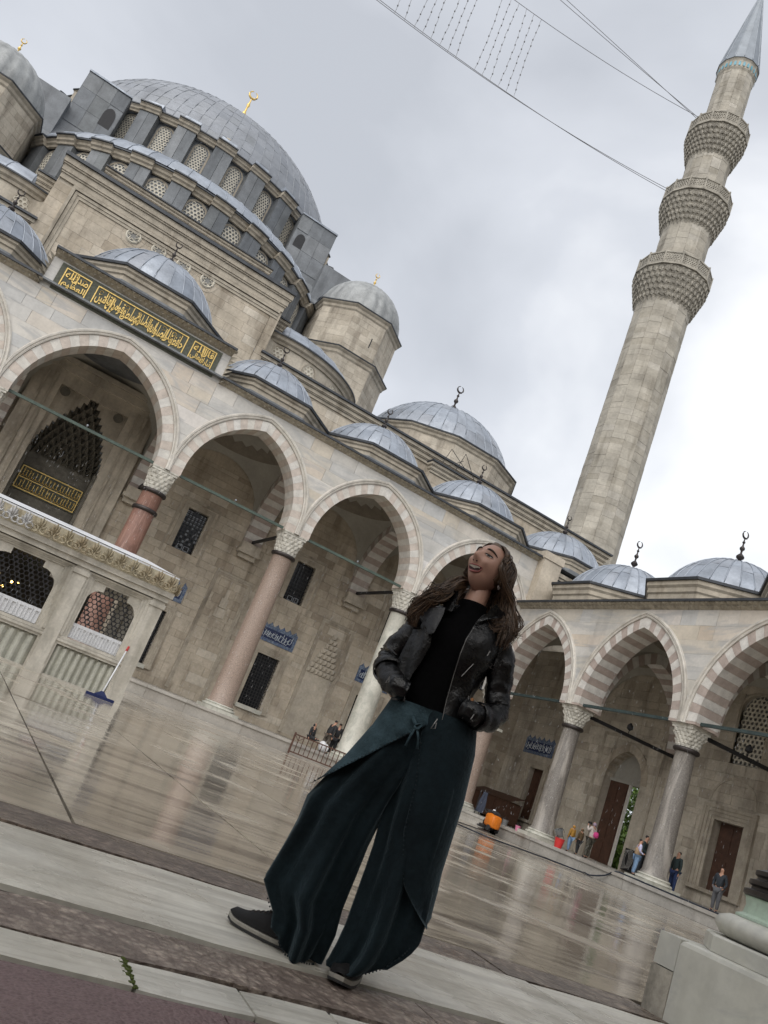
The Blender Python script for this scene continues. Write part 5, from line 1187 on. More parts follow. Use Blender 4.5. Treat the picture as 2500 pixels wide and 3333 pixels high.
def person(label,x,y,z,face,H,top,legs,shoes=None,hair=HAIRK,arms='down',lean=0,hood=None,stride=0,group=None,sit=False,vest=None):
    """a clothed figure; face = heading in degrees from +x, arms: down / front / pocket / photo"""
    t=math.radians(face); fx,fy=cos(t),sin(t)
    th=thing('person',label,'person',(x,y,z),group)
    def xf(p):   # local: x = its right, y = forward, z up, in body heights
        a,b,c=p; b=b+lean*max(0,c-.5)
        a*=H; b*=H; c*=H
        if sit and c>.3*H: c-=.24*H
        return (x+fx*b+fy*a,y+fy*b-fx*a,z+c)
    s=stride; W={'down':((.135,.0,.63),(.14,.03,.47),(.14,.05,.41)),'front':((.13,.02,.64),(.09,.13,.60),(.05,.17,.62)),'pocket':((.15,-.02,.63),(.12,.06,.53),(.10,.08,.50)),'photo':((.13,.07,.70),(.07,.14,.82),(.04,.16,.88))}[arms]
    J={'pel':((0,0,.53),.075),'spi':((0,0,.63),.068),'che':((0,-.005,.745),.078),'nec':((0,0,.83),.036),'hea':((0,.012,.885),.044),'cro':((0,.008,.935),.047),'top':((0,.0,.965),.03)}; E=[('pel','spi'),('spi','che'),('che','nec'),('nec','hea'),('hea','cro'),('cro','top')]
    for q,sg in (('L',-1),('R',1)):
        J['sh'+q]=((sg*.10,0,.80),.04); J['el'+q]=((sg*W[0][0],W[0][1],W[0][2]),.027); J['wr'+q]=((sg*W[1][0],W[1][1],W[1][2]),.019); J['ha'+q]=((sg*W[2][0],W[2][1],W[2][2]),.02)
        J['hi'+q]=((sg*.05,0,.49),.06); st=s*sg
        if sit: J['kn'+q]=((sg*.06,.24,.50),.04); J['an'+q]=((sg*.06,.26,.27),.026); J['to'+q]=((sg*.06,.34,.26),.022)
        else: J['kn'+q]=((sg*.055,st*.5+.01,.28),.042); J['an'+q]=((sg*.055,st-.01,.045),.026); J['to'+q]=((sg*.06,st+.085,.018),.02)
        E+=[('che','sh'+q),('sh'+q,'el'+q),('el'+q,'wr'+q),('wr'+q,'ha'+q),('pel','hi'+q),('hi'+q,'kn'+q),('kn'+q,'an'+q),('an'+q,'to'+q)]
    sc=lambda keys,k:{a:(J[a][0],J[a][1]*k*H) for a in keys}
    skin_obj('body',sc(J,.93),E,'pel',SKIN,th,1,True,xf)
    up=['pel','spi','che','shL','elL','wrL','shR','elR','wrR']; ju=sc(up,1.22); ju['pel']=((0,0,.50),.095*H); ju['che']=(J['che'][0],.09*H)
    skin_obj('jacket',ju,[e for e in E if e[0] in up and e[1] in up],'pel',top,th,1,True,xf)
    lo=['pel','hiL','knL','anL','hiR','knR','anR']; jl=sc(lo,1.25)
    for q in 'LR': jl['an'+q]=(J['an'+q][0],.036*H)
    skin_obj('trousers',jl,[e for e in E if e[0] in lo and e[1] in lo],'pel',legs,th,1,True,xf)
    for q in 'LR': skin_obj('shoe',{'a':((J['an'+q][0][0],J['an'+q][0][1],J['an'+q][0][2]-.01),.028*H),'b':(J['to'+q][0],.026*H)},[('a','b')],'a',shoes or cloth('black shoe',(.02,.02,.022)),th,1,True,xf)
    if hood:
        skin_obj('hood',{'a':((0,-.01,.84),.055*H),'b':((0,-.008,.90),.062*H),'c':((0,-.01,.955),.05*H)},[('a','b'),('b','c')],'a',hood,th,1,True,xf)
    elif hair:
        skin_obj('hair',{'a':((0,-.012,.90),.043*H),'b':((0,-.005,.95),.050*H),'c':((0,-.0,.975),.034*H)},[('a','b'),('b','c')],'a',hair,th,1,True,xf)
    g=G(); c=xf((0,.058,.895)); g.sphere(c,.009*H,6,5,k=1.5); obj('nose',g,SKIN,th,True)
    for sg in (-1,1): g=G(); g.sphere(xf((sg*.018,.052,.912)),.005*H,6,4); obj('eye',g,HAIRK,th,True)
    return th,xf,J
BK=cloth('black cloth',(.02,.021,.024)); NV=cloth('dark navy cloth',(.022,.028,.036)); GR=cloth('grey trousers',(.09,.092,.10)); DG=cloth('dark green jacket',(.018,.032,.034)); DN=cloth('blue denim',(.17,.27,.42)); BR=cloth('brown trousers',(.085,.07,.055))
MU=cloth('mustard jacket',(.36,.19,.03)); OL=cloth('olive brown jacket',(.10,.065,.03)); CR=cloth('cream jacket',(.62,.56,.52)); CA=cloth('camouflage cloth',(.09,.085,.065),n=(16,.9)); PK=cloth('pink fabric',(.62,.06,.24)); BG=cloth('beige waistcoat',(.36,.25,.15)); LV=cloth('lilac shirt',(.50,.50,.68)); WS_=cloth('patterned headscarf',(.42,.33,.42),n=(60,1.2)); DB=cloth('deep blue cloth',(.02,.04,.12))
# by the side arcade
person('man in black top and grey trousers standing alone before the last door at right',.6,-15.4,.84,195,1.5,NV,GR,arms='pocket')
person('tall man in dark green jacket beside the grey column with the pale vein',.75,-11.6,.84,-60,1.72,DG,NV,arms='front',lean=.06)
th,xf,J=person('boy in beige waistcoat, lilac sleeves and light blue jeans leaning on the column',-.62,-12.75,.97,-35,1.32,LV,DN,arms='front')
skin_obj('waistcoat',{'a':((0,0,.50),.112*1.32),'b':((0,0,.63),.10*1.32),'c':((0,-.005,.76),.105*1.32)},[('a','b'),('b','c')],'a',BG,th,1,True,xf)
person('figure in blue mostly hidden behind the second grey column',1.05,-13.05,.84,180,1.55,DG,DB)
th,xf,J=person('person in patterned headscarf with pink rucksack and camouflage trousers taking a photograph',2.1,-7.28,.84,105,1.62,CR,CA,hood=WS_,arms='photo')
skin_obj('pink_rucksack',{'a':((0,-.12,.56),.075*1.6),'b':((0,-.125,.66),.085*1.6),'c':((0,-.11,.74),.06*1.6)},[('a','b'),('b','c')],'a',PK,th,1,True,xf)
g=G(); c=xf((0,.15,.90)); g.box(c[0]-.09,c[0]+.09,c[1]-.03,c[1]+.03,c[2]-.05,c[2]+.05); obj('camera_body',g,BK,th)
th,xf,J=person('small person in hooded mustard jacket and pale jeans near the red bucket',.15,-8.28,.84,95,1.13,MU,DN,hood=MU,stride=.05)
person('small person in olive brown coat walking close beside the mustard jacket',.65,-8.25,.84,100,1.13,OL,BK,hood=OL,stride=.04)
# by the front arcade
person('man in black jacket and cap walking stooped behind the low wooden barrier',-7.85,.55,.84,15,1.66,BK,BR,lean=.22,stride=.10,hair=BK)
person('person in dark hood sitting on the platform behind the barrier',-8.75,.4,.92,-60,1.45,BK,BK,hood=BK,sit=True)
person('person in long black coat half hidden by the white marble column',-7.35,.75,.84,60,1.62,BK,BK,hood=None,lean=.12)
# ------------------------------------------------------------------ the woman in the foreground
HB=Vector((-23.0,-33.45,.506)); HR=Vector((.8815,-.4721,0)); HF=Vector((-.4721,-.8815,0))
def Wd(u,h,w): p=HB+HR*u+HF*w; return (p.x,p.y,HB.z+h)
WOM=thing('person','laughing woman in black leather jacket and wide dark teal trousers looking up','person',tuple(HB))
def pl(T,x):
    """piecewise linear lookup"""
    if x<=T[0][0]: return T[0][1]
    for a,b in zip(T,T[1:]):
        if x<=b[0]: t=(x-a[0])/(b[0]-a[0]); return a[1]+(b[1]-a[1])*t
    return T[-1][1]
LEATH=mat('black leather',(.0035,.0035,.004),rough=.34,noise_=(9,.3),bump=(30,.35),wet=(.17,.42,9),spec=.42)
LEATH_SHEEN=mat('black leather facing',(.012,.012,.0135),rough=.32,noise_=(9,.3),bump=(30,.3),spec=.5)  # the lapel's grey reflection is put into a lighter base colour
KNIT=mat('black knit',(.0035,.0035,.004),rough=.95,noise_=(60,.3),spec=.06)
TEAL=mat('dark teal velvet cloth',(.009,.0165,.0205),rough=.8,sheen=.26,noise_=(5,.45),bump=(60,.3),spec=.12)
TEALL=mat('washed teal denim',(.044,.074,.088),rough=.9,noise_=(14,.4),bump=(90,.35),spec=.15)
LACE=mat('lace trim',(.010,.018,.022),rough=.9,noise_=None)
HAIRB=mat('wavy brown hair',(.060,.034,.019),rough=.42,noise_=(30,.5),tints=[(.045,.025,.013),(.075,.043,.022),(.13,.077,.041),(.055,.031,.017)],spec=.6)
FACE=mat('face skin',(.43,.25,.185),rough=.5,noise_=(18,.08)); LIP=mat('lips',(.25,.075,.065),rough=.35,noise_=None); TEETH=mat('teeth',(.72,.68,.58),rough=.25,noise_=None); MOUTHD=mat('mouth interior',(.05,.012,.012),rough=.6,noise_=None)
EYEW=mat('eye white',(.30,.28,.27),rough=.15,noise_=None); IRIS=mat('dark iris',(.02,.014,.01),rough=.1,noise_=None); BROW=mat('eyebrow',(.035,.022,.016),rough=.7,noise_=None)
METAL=mat('zip metal',(.16,.155,.15),rough=.4,metal=.8,noise_=None); SHOE=mat('black shoe mesh',(.006,.0055,.006),rough=.8,noise_=(50,.5)); SOLE=mat('grey white sole',(.33,.315,.275),rough=.6,noise_=(12,.25)); RUB=mat('dark outsole',(.03,.03,.03),rough=.7,noise_=None)
def loft(name,rings,m,parent,n=40,fn=None,f0=0,f1=2*pi,closed=True,cap=(False,False),wr=None):
    """rings: (h, uc, ru, wc, rw) from bottom to top; fn(h, phi, u, h, w) may move a point; phi=0 faces the viewer, +pi/2 the image right"""
    rows=[]
    for R in rings:
        h,uc,ru,wc,rw=R; row=[]
        a,b=(f0(h),f1(h)) if callable(f0) else (f0,f1)
        for i in range(n if closed else n+1):
            ph=a+(b-a)*i/n; u=uc+ru*sin(ph); w=wc+rw*cos(ph); hh=h
            if wr:
                q=wr[0]*noise.noise(Vector((u*wr[1],hh*wr[2],w*wr[1]+wr[3]))); u+=q*sin(ph); w+=q*cos(ph)
            if fn: u,hh,w=fn(ph,u,hh,w)
            row.append(Wd(u,hh,w))
        rows.append(row)
    g=G(); g.grid(rows,closed,.5,*cap); return obj(name,g,m,parent,True)
def dense(rings,step=.025):
    out=[]
    for a,b in zip(rings,rings[1:]):
        k=max(1,int(abs(b[0]-a[0])/step))
        for i in range(k): out.append(tuple(a[j]+(b[j]-a[j])*i/k for j in range(5)))
    return out+[rings[-1]]
# --- body (one skin), clothed below
bp=lambda u,h,w:Wd(u,h,w)
J={'pel':(bp(.125,.90,0),.09),'spi':(bp(.125,1.05,0),.085),'che':(bp(.128,1.22,-.01),.09),'nec':(bp(.135,1.37,-.015),.048),'nek':(bp(.142,1.45,-.02),.047),'hd':(bp(.148,1.51,-.03),.05),
 'sl':(bp(.0,1.30,-.02),.045),'el':(bp(-.09,1.10,-.03),.034),'wl':(bp(-.055,1.03,.035),.022),'sr':(bp(.275,1.295,-.02),.042),'er':(bp(.350,1.045,-.005),.030),'wr':(bp(.262,.992,.085),.022),
 'hl':(bp(.04,.84,-.01),.08),'kl':(bp(-.06,.45,.0),.055),'al':(bp(-.10,.075,-.05),.038),'hr':(bp(.21,.84,0),.08),'kr':(bp(.20,.45,.02),.055),'ar':(bp(.145,.075,-.02),.038)}
for q,(u,h,w) in {'l':(-.045,.99,.055),'r':(.250,.995,.075)}.items():      # hands slid into the pockets: palm, four fingers, thumb
    if q=='l':
        u,h,w=-.05,1.03,.035; J['pl']=(bp(u+.012,h-.04,w+.01),.022)
        for k in range(4): J['f%dl'%k]=(bp(u+.012*(k-.6),h-.062,w+.012),.009); J['g%dl'%k]=(bp(u+.013*(k-.6),h-.088+.006*abs(k-1.3),w+.016),.008)
        J['tl']=(bp(u+.034,h-.03,w+.014),.010); J['ul']=(bp(u+.042,h-.052,w+.016),.009); continue
    s=-1; J['p'+q]=(bp(u+s*.05,h-.02,w-.03),.024)
    for k in range(4): J['f%d'%k+q]=(bp(u+s*(.075+.004*k),h-.03-.016*(k-1.5),w-.035),.0095); J['g%d'%k+q]=(bp(u+s*(.095-.006*abs(k-1.2)),h-.045-.014*(k-1.5),w-.045),.008)
    J['t'+q]=(bp(u+s*.06,h+.02,w-.03),.010); J['u'+q]=(bp(u+s*.09,h+.022,w-.035),.009)
E_=[('pel','spi'),('spi','che'),('che','nec'),('nec','nek'),('nek','hd'),('che','sl'),('sl','el'),('el','wl'),('che','sr'),('sr','er'),('er','wr'),('pel','hl'),('hl','kl'),('kl','al'),('pel','hr'),('hr','kr'),('kr','ar')]
for q in 'lr':
    E_+=[('w'+q,'p'+q),('p'+q,'t'+q),('t'+q,'u'+q)]+[e for k in range(4) for e in (('p'+q,'f%d'%k+q),('f%d'%k+q,'g%d'%k+q))]
skin_obj('body',J,E_,'pel',FACE,WOM,1)
# --- trousers
LEGL=[(.0,-.055,.095,-.06,.13),(.107,-.06,.115,-.06,.14),(.193,-.10,.152,-.055,.145),(.309,-.085,.146,-.045,.14),(.419,-.072,.14,-.03,.13),(.507,-.064,.145,-.02,.125),(.583,-.04,.134,-.01,.12),(.69,.0,.118,-.005,.118),(.83,.045,.108,-.01,.115),(.95,.07,.10,-.01,.105)]
LEGR=[(.02,.17,.10,.01,.13),(.10,.21,.125,.01,.14),(.167,.222,.13,.01,.14),(.265,.222,.131,.01,.138),(.362,.218,.129,.01,.132),(.436,.213,.127,.005,.128),(.525,.207,.132,.0,.125),(.683,.20,.137,0,.12),(.859,.19,.132,-.01,.118),(.953,.18,.118,-.01,.105)]
HL=[(-.26,.20),(-.23,.155),(-.19,.106),(-.162,.071),(-.077,.012),(.06,.006)]; HRt=[(.06,.03),(.198,.072),(.247,.107),(.30,.167),(.351,.265),(.37,.33)]
def fold(amp,k,ph0,hm):
    def f(ph,u,h,w):
        a=amp*max(0,1-h/.9)**.7; q=a*(sin(k*ph+ph0+h*3)+.6*sin((k*2-1)*ph+ph0*2-h*4)); q2=.008*noise.noise(Vector((u*9,h*5,w*9)))
        hm_=pl(hm,u)-.012*(w>.05); 
        return u+q*.35*sin(ph),max(h,hm_),w+(q+q2)*cos(ph)
    return f
tr=loft('trousers',dense(LEGL),TEAL,WOM,56,fold(.034,6,.4,HL)); tr['label']='wide dark teal trouser leg, the stepping one'
t2=loft('trousers',dense(LEGR),TEAL,WOM,56,fold(.034,6,2.2,HRt)); t2['label']='wide dark teal trouser leg, the standing one'
# lace along both hems and the wrap edges: rows of small loops
def lace(parent,pts,r=.0034,step=.0085):
    g=G(); P=[Vector(Wd(*p)) for p in pts]; acc=0
    for a,b in zip(P,P[1:]):
        L_=(b-a).length; k=max(1,int(L_/step))
        for i in range(k):
            c=a.lerp(b,i/k); g.sphere(tuple(c),r,5,4)
    o=obj('lace_trim',g,LACE,parent); o['kind']='stuff'
def hemline(LEG,HM,u0,u1,dw):
    out=[]
    for i in range(28):
        u=u0+(u1-u0)*i/27; h=pl(HM,u); R=[pl([(r[0],r[j]) for r in LEG],h) for j in (1,2,3,4)]; s_=max(-1,min(1,(u-R[0])/R[1])); out.append((u,h-.006,R[2]+R[3]*sqrt(1-s_*s_)+dw))
    return out
lace(tr,hemline(LEGL,HL,-.21,.03,.004)); lace(t2,hemline(LEGR,HRt,.08,.345,.006))
# washed wrap panel lying over the left hip, and the right-hand wrap
EDGE=[(-.25,.50),(-.172,.583),(-.055,.71),(.082,.862),(.12,.90)]
def wrapf(ph,u,h,w):
    lim=pl(EDGE,u); q=.004*sin(h*90+u*30)*1+.006*noise.noise(Vector((u*25,h*25,3)))
    return u+.010*sin(ph),max(h,lim),w+.010*cos(ph)+q
wp=loft('wrap_panel',dense([r for r in LEGL if r[0]>=.5],.012),TEALL,tr,40,wrapf,-pi*.62,pi*.42,False)
pts=[]
for i in range(30):
    u=-.19+.27*i/29; h=pl(EDGE,u); R=[pl([(r[0],r[j]) for r in LEGL],h) for j in (1,2,3,4)]; s_=max(-1,min(1,(u-R[0])/R[1])); pts.append((u+.01*s_,h,R[2]+R[3]*sqrt(1-s_*s_)+.016))
lace(wp,pts,.0036,.0085)
ER=[(.18,.40),(.26,.345),(.31,.28),(.36,.225),(.42,.195),(.525,.165),(.68,.15),(.86,.11)]      # h -> left edge of the right wrap
def wrap2(ph,u,h,w):
    lo=min(pl([(h_,e) for h_,e in ER],h),pl([(r[0],r[1]+r[2]) for r in LEGR],h)-.012); u=max(u,lo); return u+.006*sin(ph),max(h,pl(HRt,u)+.02),w+.012*cos(ph)
w2=loft('wrap_panel',dense([r for r in LEGR if .16<=r[0]],.02),TEAL,t2,36,wrap2,-pi*.3,pi*.75,False)
pts=[]
for i in range(40):
    h=.28+.56*i/39; u=pl(ER,h); R=[pl([(r[0],r[j]) for r in LEGR],h) for j in (1,2,3,4)]; s_=max(-1,min(1,(u-R[0])/R[1])); pts.append((u,h,R[2]+R[3]*sqrt(1-s_*s_)+.014))
lace(w2,pts,.003,.0085)
g=G(); g.tube([Wd(.06,.90,.115),Wd(.078,.875,.135),Wd(.10,.89,.13),Wd(.09,.862,.14),Wd(.072,.868,.14)],.008,6); g.tube([Wd(.085,.868,.14),Wd(.10,.84,.142),Wd(.112,.80,.138)],.005,5); g.tube([Wd(.08,.868,.14),Wd(.072,.83,.142),Wd(.068,.795,.14)],.005,5); obj('waist_tie',g,TEALL,t2,True)
# --- shoes
def shoe(u,w,du,dw,L_=.262,wd=.045):
    d=Vector((du,dw)); d.normalize(); n_=Vector((-d.y,d.x)); 
    def pt(s,a,h): return Wd(u+d.x*s+n_.x*a,h,w+d.y*s+n_.y*a)
    def prof(s):   # s from heel 0 to toe L_: half width, top height
        t=s/L_; hw=wd*(.62+.55*sin(pi*min(1,t*.9+.08))**.8)*(1 if t<.9 else max(.25,(1-t)/.1)**.5); return hw,pl([(0,.085),(.15,.095),(.35,.098),(.55,.078),(.8,.055),(.95,.046),(1,.03)],t)
    rows=[]; so=[]; st=[]
    for i in range(19):
        s=L_*i/18; hw,top=prof(s); rise=.010*(max(0,(i/18-.75))/.25)**2
        rows.append([pt(s,hw*cos(a),.026+rise+(top-.026)*max(0,sin(a))**.8) for a in [pi*k/12 for k in range(13)]])
        so.append([pt(s,hw*1.06*c,z+rise) for c,z in ((1,.023),(1.02,.017),(1.0,.009),(-1.0,.009),(-1.02,.017),(-1,.023))]); st.append([pt(s,hw*1.02*c,z+rise) for c,z in ((1,.009),(1,.0),(-1,.0),(-1,.009))])
    g=G(); g.grid(rows,False); o=obj('shoe',g,SHOE,WOM,True); g=G(); g.grid(so,True,.5,True,True); obj('sole',g,SOLE,o); g=G(); g.grid(st,True,.5,True,True); obj('outsole',g,RUB,o)
    g=G()
    for k in range(5):
        s=L_*(.42+.07*k); hw,top=prof(s); g.tube([pt(s,hw*.45*c,top+.002-.006*abs(c)) for c in (-1,-.4,.4,1)],.003,4)
    obj('laces',g,BROW,o)
shoe(-.07,-.03,-1,-.30); shoe(.16,-.10,-.16,1)
# --- top and jacket
TOP=[(.86,.125,.135,-.005,.092),(.95,.12,.130,-.005,.092),(1.05,.113,.119,0,.086),(1.15,.117,.125,.0,.093),(1.22,.13,.138,0,.10),(1.28,.13,.15,-.01,.085),(1.32,.132,.12,-.012,.07),(1.345,.134,.075,-.012,.058),(1.365,.135,.058,-.012,.054),(1.405,.138,.055,-.012,.053)]
tp=loft('turtleneck',dense(TOP),KNIT,WOM,36,cap=(False,False),wr=(.008,14,10,2))
JK=[(.925,.128,.160,-.005,.112),(.99,.120,.148,-.005,.106),(1.06,.114,.138,0,.102),(1.12,.115,.142,0,.104),(1.18,.122,.157,0,.110),(1.24,.13,.172,-.005,.112),(1.28,.131,.178,-.01,.10),(1.315,.132,.168,-.013,.086),(1.345,.134,.13,-.015,.074),(1.37,.136,.085,-.016,.066)]
OL=[(.92,.012),(1.0,.0),(1.049,.001),(1.1,.012),(1.165,.026),(1.236,.016),(1.30,.03),(1.345,.075),(1.38,.09)]; OR=[(.913,.163),(1.0,.152),(1.104,.146),(1.18,.143),(1.242,.146),(1.333,.168),(1.38,.19)]
def ang(h,T): 
    R=[pl([(r[0],r[j]) for r in JK],h) for j in (1,2)]; return math.asin(max(-.98,min(.98,(pl(T,h)-R[0])/R[1])))
jk=loft('leather_jacket',dense(JK,.02),LEATH,WOM,52,None,lambda h:ang(h,OR),lambda h:2*pi+ang(h,OL),False,wr=(.012,16,14,7))
def jw(u,h,e=0):
    R=[pl([(r[0],r[j]) for r in JK],h) for j in (1,2,3,4)]; s_=max(-.97,min(.97,(u-R[0])/R[1])); return R[2]+R[3]*sqrt(1-s_*s_)+e
def patch(name,rowsuv,m,parent,e=.012,th=.006,curl=None):
    g=G(); A=[[Wd(u,h,jw(u,min(h,1.36),e)+(curl(i,j) if curl else 0)) for j,(u,h) in enumerate(r)] for i,r in enumerate(rowsuv)]; B=[[tuple(Vector(p)-HF*th) for p in r] for r in A]
    g.grid(A); g.grid(B); n=len(A[0]); 
    for X,Y in ((A[0],B[0]),(A[-1],B[-1])): g.grid([X,Y])
    g.grid([[r[0] for r in A],[r[0] for r in B]]); g.grid([[r[-1] for r in A],[r[-1] for r in B]]); return obj(name,g,m,parent,True,sharp=40)
def lerp2(a,b,n): return [(a[0]+(b[0]-a[0])*i/n,a[1]+(b[1]-a[1])*i/n) for i in range(n+1)]
# turned-back left lapel and front flap, stand collars
patch('lapel',[lerp2((-.074,1.290),(.034,1.326),6),lerp2((-.058,1.272),(.036,1.300),6),lerp2((-.034,1.250),(.034,1.274),6),lerp2((-.008,1.228),(.030,1.245),6),lerp2((.008,1.205),(.026,1.215),6)],LEATH_SHEEN,jk,.05,.007,lambda i,j:.012*(1-i/4))
patch('front_flap',[lerp2((-.052,1.215),(.018,1.228),6),lerp2((-.058,1.16),(.030,1.168),6),lerp2((-.066,1.10),(.018,1.10),6),lerp2((-.070,1.045),(.003,1.048),6),lerp2((-.052,.985),(-.002,.99),6),lerp2((-.040,.936),(.013,.944),6)],LEATH,jk,.022,.007,lambda i,j:.018*sin(j/6*pi)+.006*sin(i*1.9))
patch('collar',[lerp2((-.014,1.420),(.062,1.412),5),lerp2((.004,1.385),(.066,1.385),5),lerp2((.022,1.350),(.066,1.352),5),lerp2((.034,1.322),(.064,1.328),5)],LEATH,jk,.022,.006,lambda i,j:.02*(1-i/3))
patch('collar',[lerp2((.270,1.398),(.215,1.418),5),lerp2((.245,1.378),(.203,1.394),5),lerp2((.208,1.352),(.188,1.365),5),lerp2((.172,1.325),(.170,1.338),5)],LEATH,jk,.022,.006,lambda i,j:.02*(1-i/3))
def sleeve(P,seed):
    P=smooth_path(P,7) if False else P; pts=[Vector(Wd(*p[:3])) for p in P]; rad=[p[3] for p in P]
    # resample
    Q=[];Rr=[]
    for i in range(len(pts)-1):
        for k in range(8):
            t=k/8; Q.append(pts[i].lerp(pts[i+1],t)); Rr.append(rad[i]+(rad[i+1]-rad[i])*t)
    Q.append(pts[-1]); Rr.append(rad[-1])
    for _ in range(6): Q=[Q[0]]+[(Q[i-1]+Q[i]*2+Q[i+1])/4 for i in range(1,len(Q)-1)]+[Q[-1]]
    g=G(); rows=[]
    for i,p in enumerate(Q):
        t=(Q[min(i+1,len(Q)-1)]-Q[max(i-1,0)]).normalized(); x=t.cross(Vector((0,0,1)) if abs(t.z)<.95 else HR).normalized(); y=t.cross(x)
        wv=.93+.022*sin(i*1.35+seed)+.022*sin(i*2.9+seed*2); row=[]
        for k in range(24):
            a=2*pi*k/24; n_=noise.noise(Vector((cos(a)*1.9+seed,sin(a)*1.9,i*.34))); q=Rr[i]*(wv+.15*n_); row.append(tuple(p+x*q*cos(a)+y*q*sin(a)))
        rows.append(row)
    g.grid(rows,True,.5,True,True); return obj('sleeve',g,LEATH,jk,True)
sl=sleeve([(.015,1.315,-.02,.056),(-.024,1.25,-.015,.060),(-.066,1.17,-.01,.056),(-.100,1.095,-.02,.054),(-.096,1.045,.01,.050),(-.065,1.0,.07,.050),(-.032,.985,.105,.046),(.0,.98,.098,.042)],1.0)
sr=sleeve([(.25,1.315,-.02,.056),(.297,1.26,-.015,.060),(.322,1.18,-.01,.056),(.338,1.10,-.015,.054),(.352,1.035,.0,.055),(.328,.995,.05,.050),(.275,.99,.095,.046),(.25,.995,.112,.045),(.222,1.0,.10,.042)],4.0)
# cuff bands, zips, pocket edge, badge
def cuff(p0,p1,r,par):
    a,b=Vector(Wd(*p0)),Vector(Wd(*p1)); t=(b-a).normalized(); x=t.cross(Vector((0,0,1))).normalized(); y=t.cross(x); g=G()
    g.grid([[tuple(a.lerp(b,k)+(x*cos(2*pi*i/20)+y*sin(2*pi*i/20))*q) for i in range(20)] for k,q in ((0,r*.97),(.1,r*1.04),(.9,r*1.02),(1,r*.95))],True); obj('cuff',g,LEATH,par,True)
cuff((-.092,1.055,.0),(-.084,1.03,.03),.060,sl); cuff((.30,.992,.07),(.275,.99,.095),.052,sr)
def zipl(pts,r,par,nm='zip'):
    g=G(); g.tube([Wd(*p) for p in pts],r,4); obj(nm,g,METAL,par)
zipl([(u,h,jw(u,h,.004)) for h,u in ((1.30,.163),(1.24,.149),(1.18,.146),(1.10,.149),(1.0,.155),(.93,.163))],.0015,jk)
zipl([(.205,1.165,jw(.205,1.165,.005)),(.178,1.105,jw(.178,1.105,.005))],.0018,jk,'pocket_zip')
zipl([(.25,1.235,jw(.25,1.235,.006)),(.245,1.215,jw(.245,1.215,.006))],.0024,jk,'zip_pull')
for u,h in ((.268,1.19),(.281,1.189)):
    c=Wd(u,h,jw(u,h,.008)); g=G(); q=[(-.006,-.007),(.006,-.007),(.006,.007),(-.006,.007),(-.006,-.007)]; g.tube([Wd(u+a,h+b,jw(u,h,.008)) for a,b in q],.0016,4); obj('metal_badge',g,METAL,jk)
for P_ in ([(-.073,1.005,.135),(-.068,.985,.137),(-.078,.978,.135),(-.073,1.0,.136)],[(.262,.985,.156),(.256,.965,.157),(.266,.96,.156)],[(.145,.925,.125),(.139,.905,.128),(.134,.885,.13),(.148,.89,.13),(.146,.912,.127)]): zipl(P_,.0024,jk,'zip_pull')
zipl([(.225,1.045,.118),(.235,1.0,.122),(.23,.96,.12)],.002,jk,'pocket_zip')
g=G(); g.tube([Wd(.242,1.04,.125),Wd(.236,1.01,.132),Wd(.232,.975,.13)],.0065,6); obj('tan_strap',g,cloth('tan leather',(.26,.12,.045)),jk,True)
# --- head
HC=Vector((.143,1.556,-.005)); FD=Vector((-.54,.35,.76)).normalized(); UD=Vector((.28,.91,-.22)); UD=(UD-FD*UD.dot(FD)).normalized(); SDv=UD.cross(FD)
def hp_(x,y,z): p=HC+SDv*x+UD*y+FD*z; return Wd(p.x,p.y,p.z)
def ga(x,s): return math.exp(-(x/s)**2)
def headsurf(dx,dy,dz):
    """point of the head surface in the direction (side, up, front)"""
    x,y,z=dx*.071,dy*.108,dz*.092
    if dz<0: z*=1.05
    if dy<0: k=1-.34*(-dy)**1.5; x*=k; z*=1-.10*(-dy)**2 if dz>0 else 1-.35*(-dy)
    if dz>.2:
        f=min(1,(dz-.2)/.5)
        z+=f*(.032*ga(x,.0105)*(ga(y+.022,.016) if y<-.022 else ga(y+.022,.028))+.010*ga(abs(x)-.012,.007)*ga(y+.026,.009))
        z-=f*.012*ga(abs(x)-.031,.015)*ga(y-.012,.012); z+=f*.005*ga(abs(x)-.03,.02)*ga(y-.034,.010)
        z+=f*.014*ga(abs(x)-.042,.016)*ga(y+.028,.017); z+=f*.010*ga(x,.018)*ga(y+.092,.014)
        z-=f*.010*ga(x,.027)*ga(y+.061,.011); z+=f*.004*ga(x,.024)*(ga(y+.046,.005)+ga(y+.074,.006)); z-=f*.007*ga(abs(x)-.040,.006)*ga(y+.052,.020)
    return x,y,z
g=G(); rows=[]; n,m_=64,48
for i in range(m_+1):
    th=pi*i/m_; row=[]
    for j in range(n):
        a=2*pi*j/n; row.append(hp_(*headsurf(sin(th)*sin(a),-cos(th),sin(th)*cos(a))))
    rows.append(row)
g.grid(rows,True); hd=obj('head',g,FACE,WOM,True)
def fs_(x,y,e=0):
    """point on the face at side x, height y"""
    dz=sqrt(max(.05,1-(x/.071)**2-(y/.108)**2)); k=1-.34*(max(0,-y/.108))**1.5; p=headsurf(x/.071/k if k else 0,y/.108,sqrt(max(.05,1-min(.95,(x/.071/k)**2+(y/.108)**2)))); return hp_(x,y,p[2]+e)
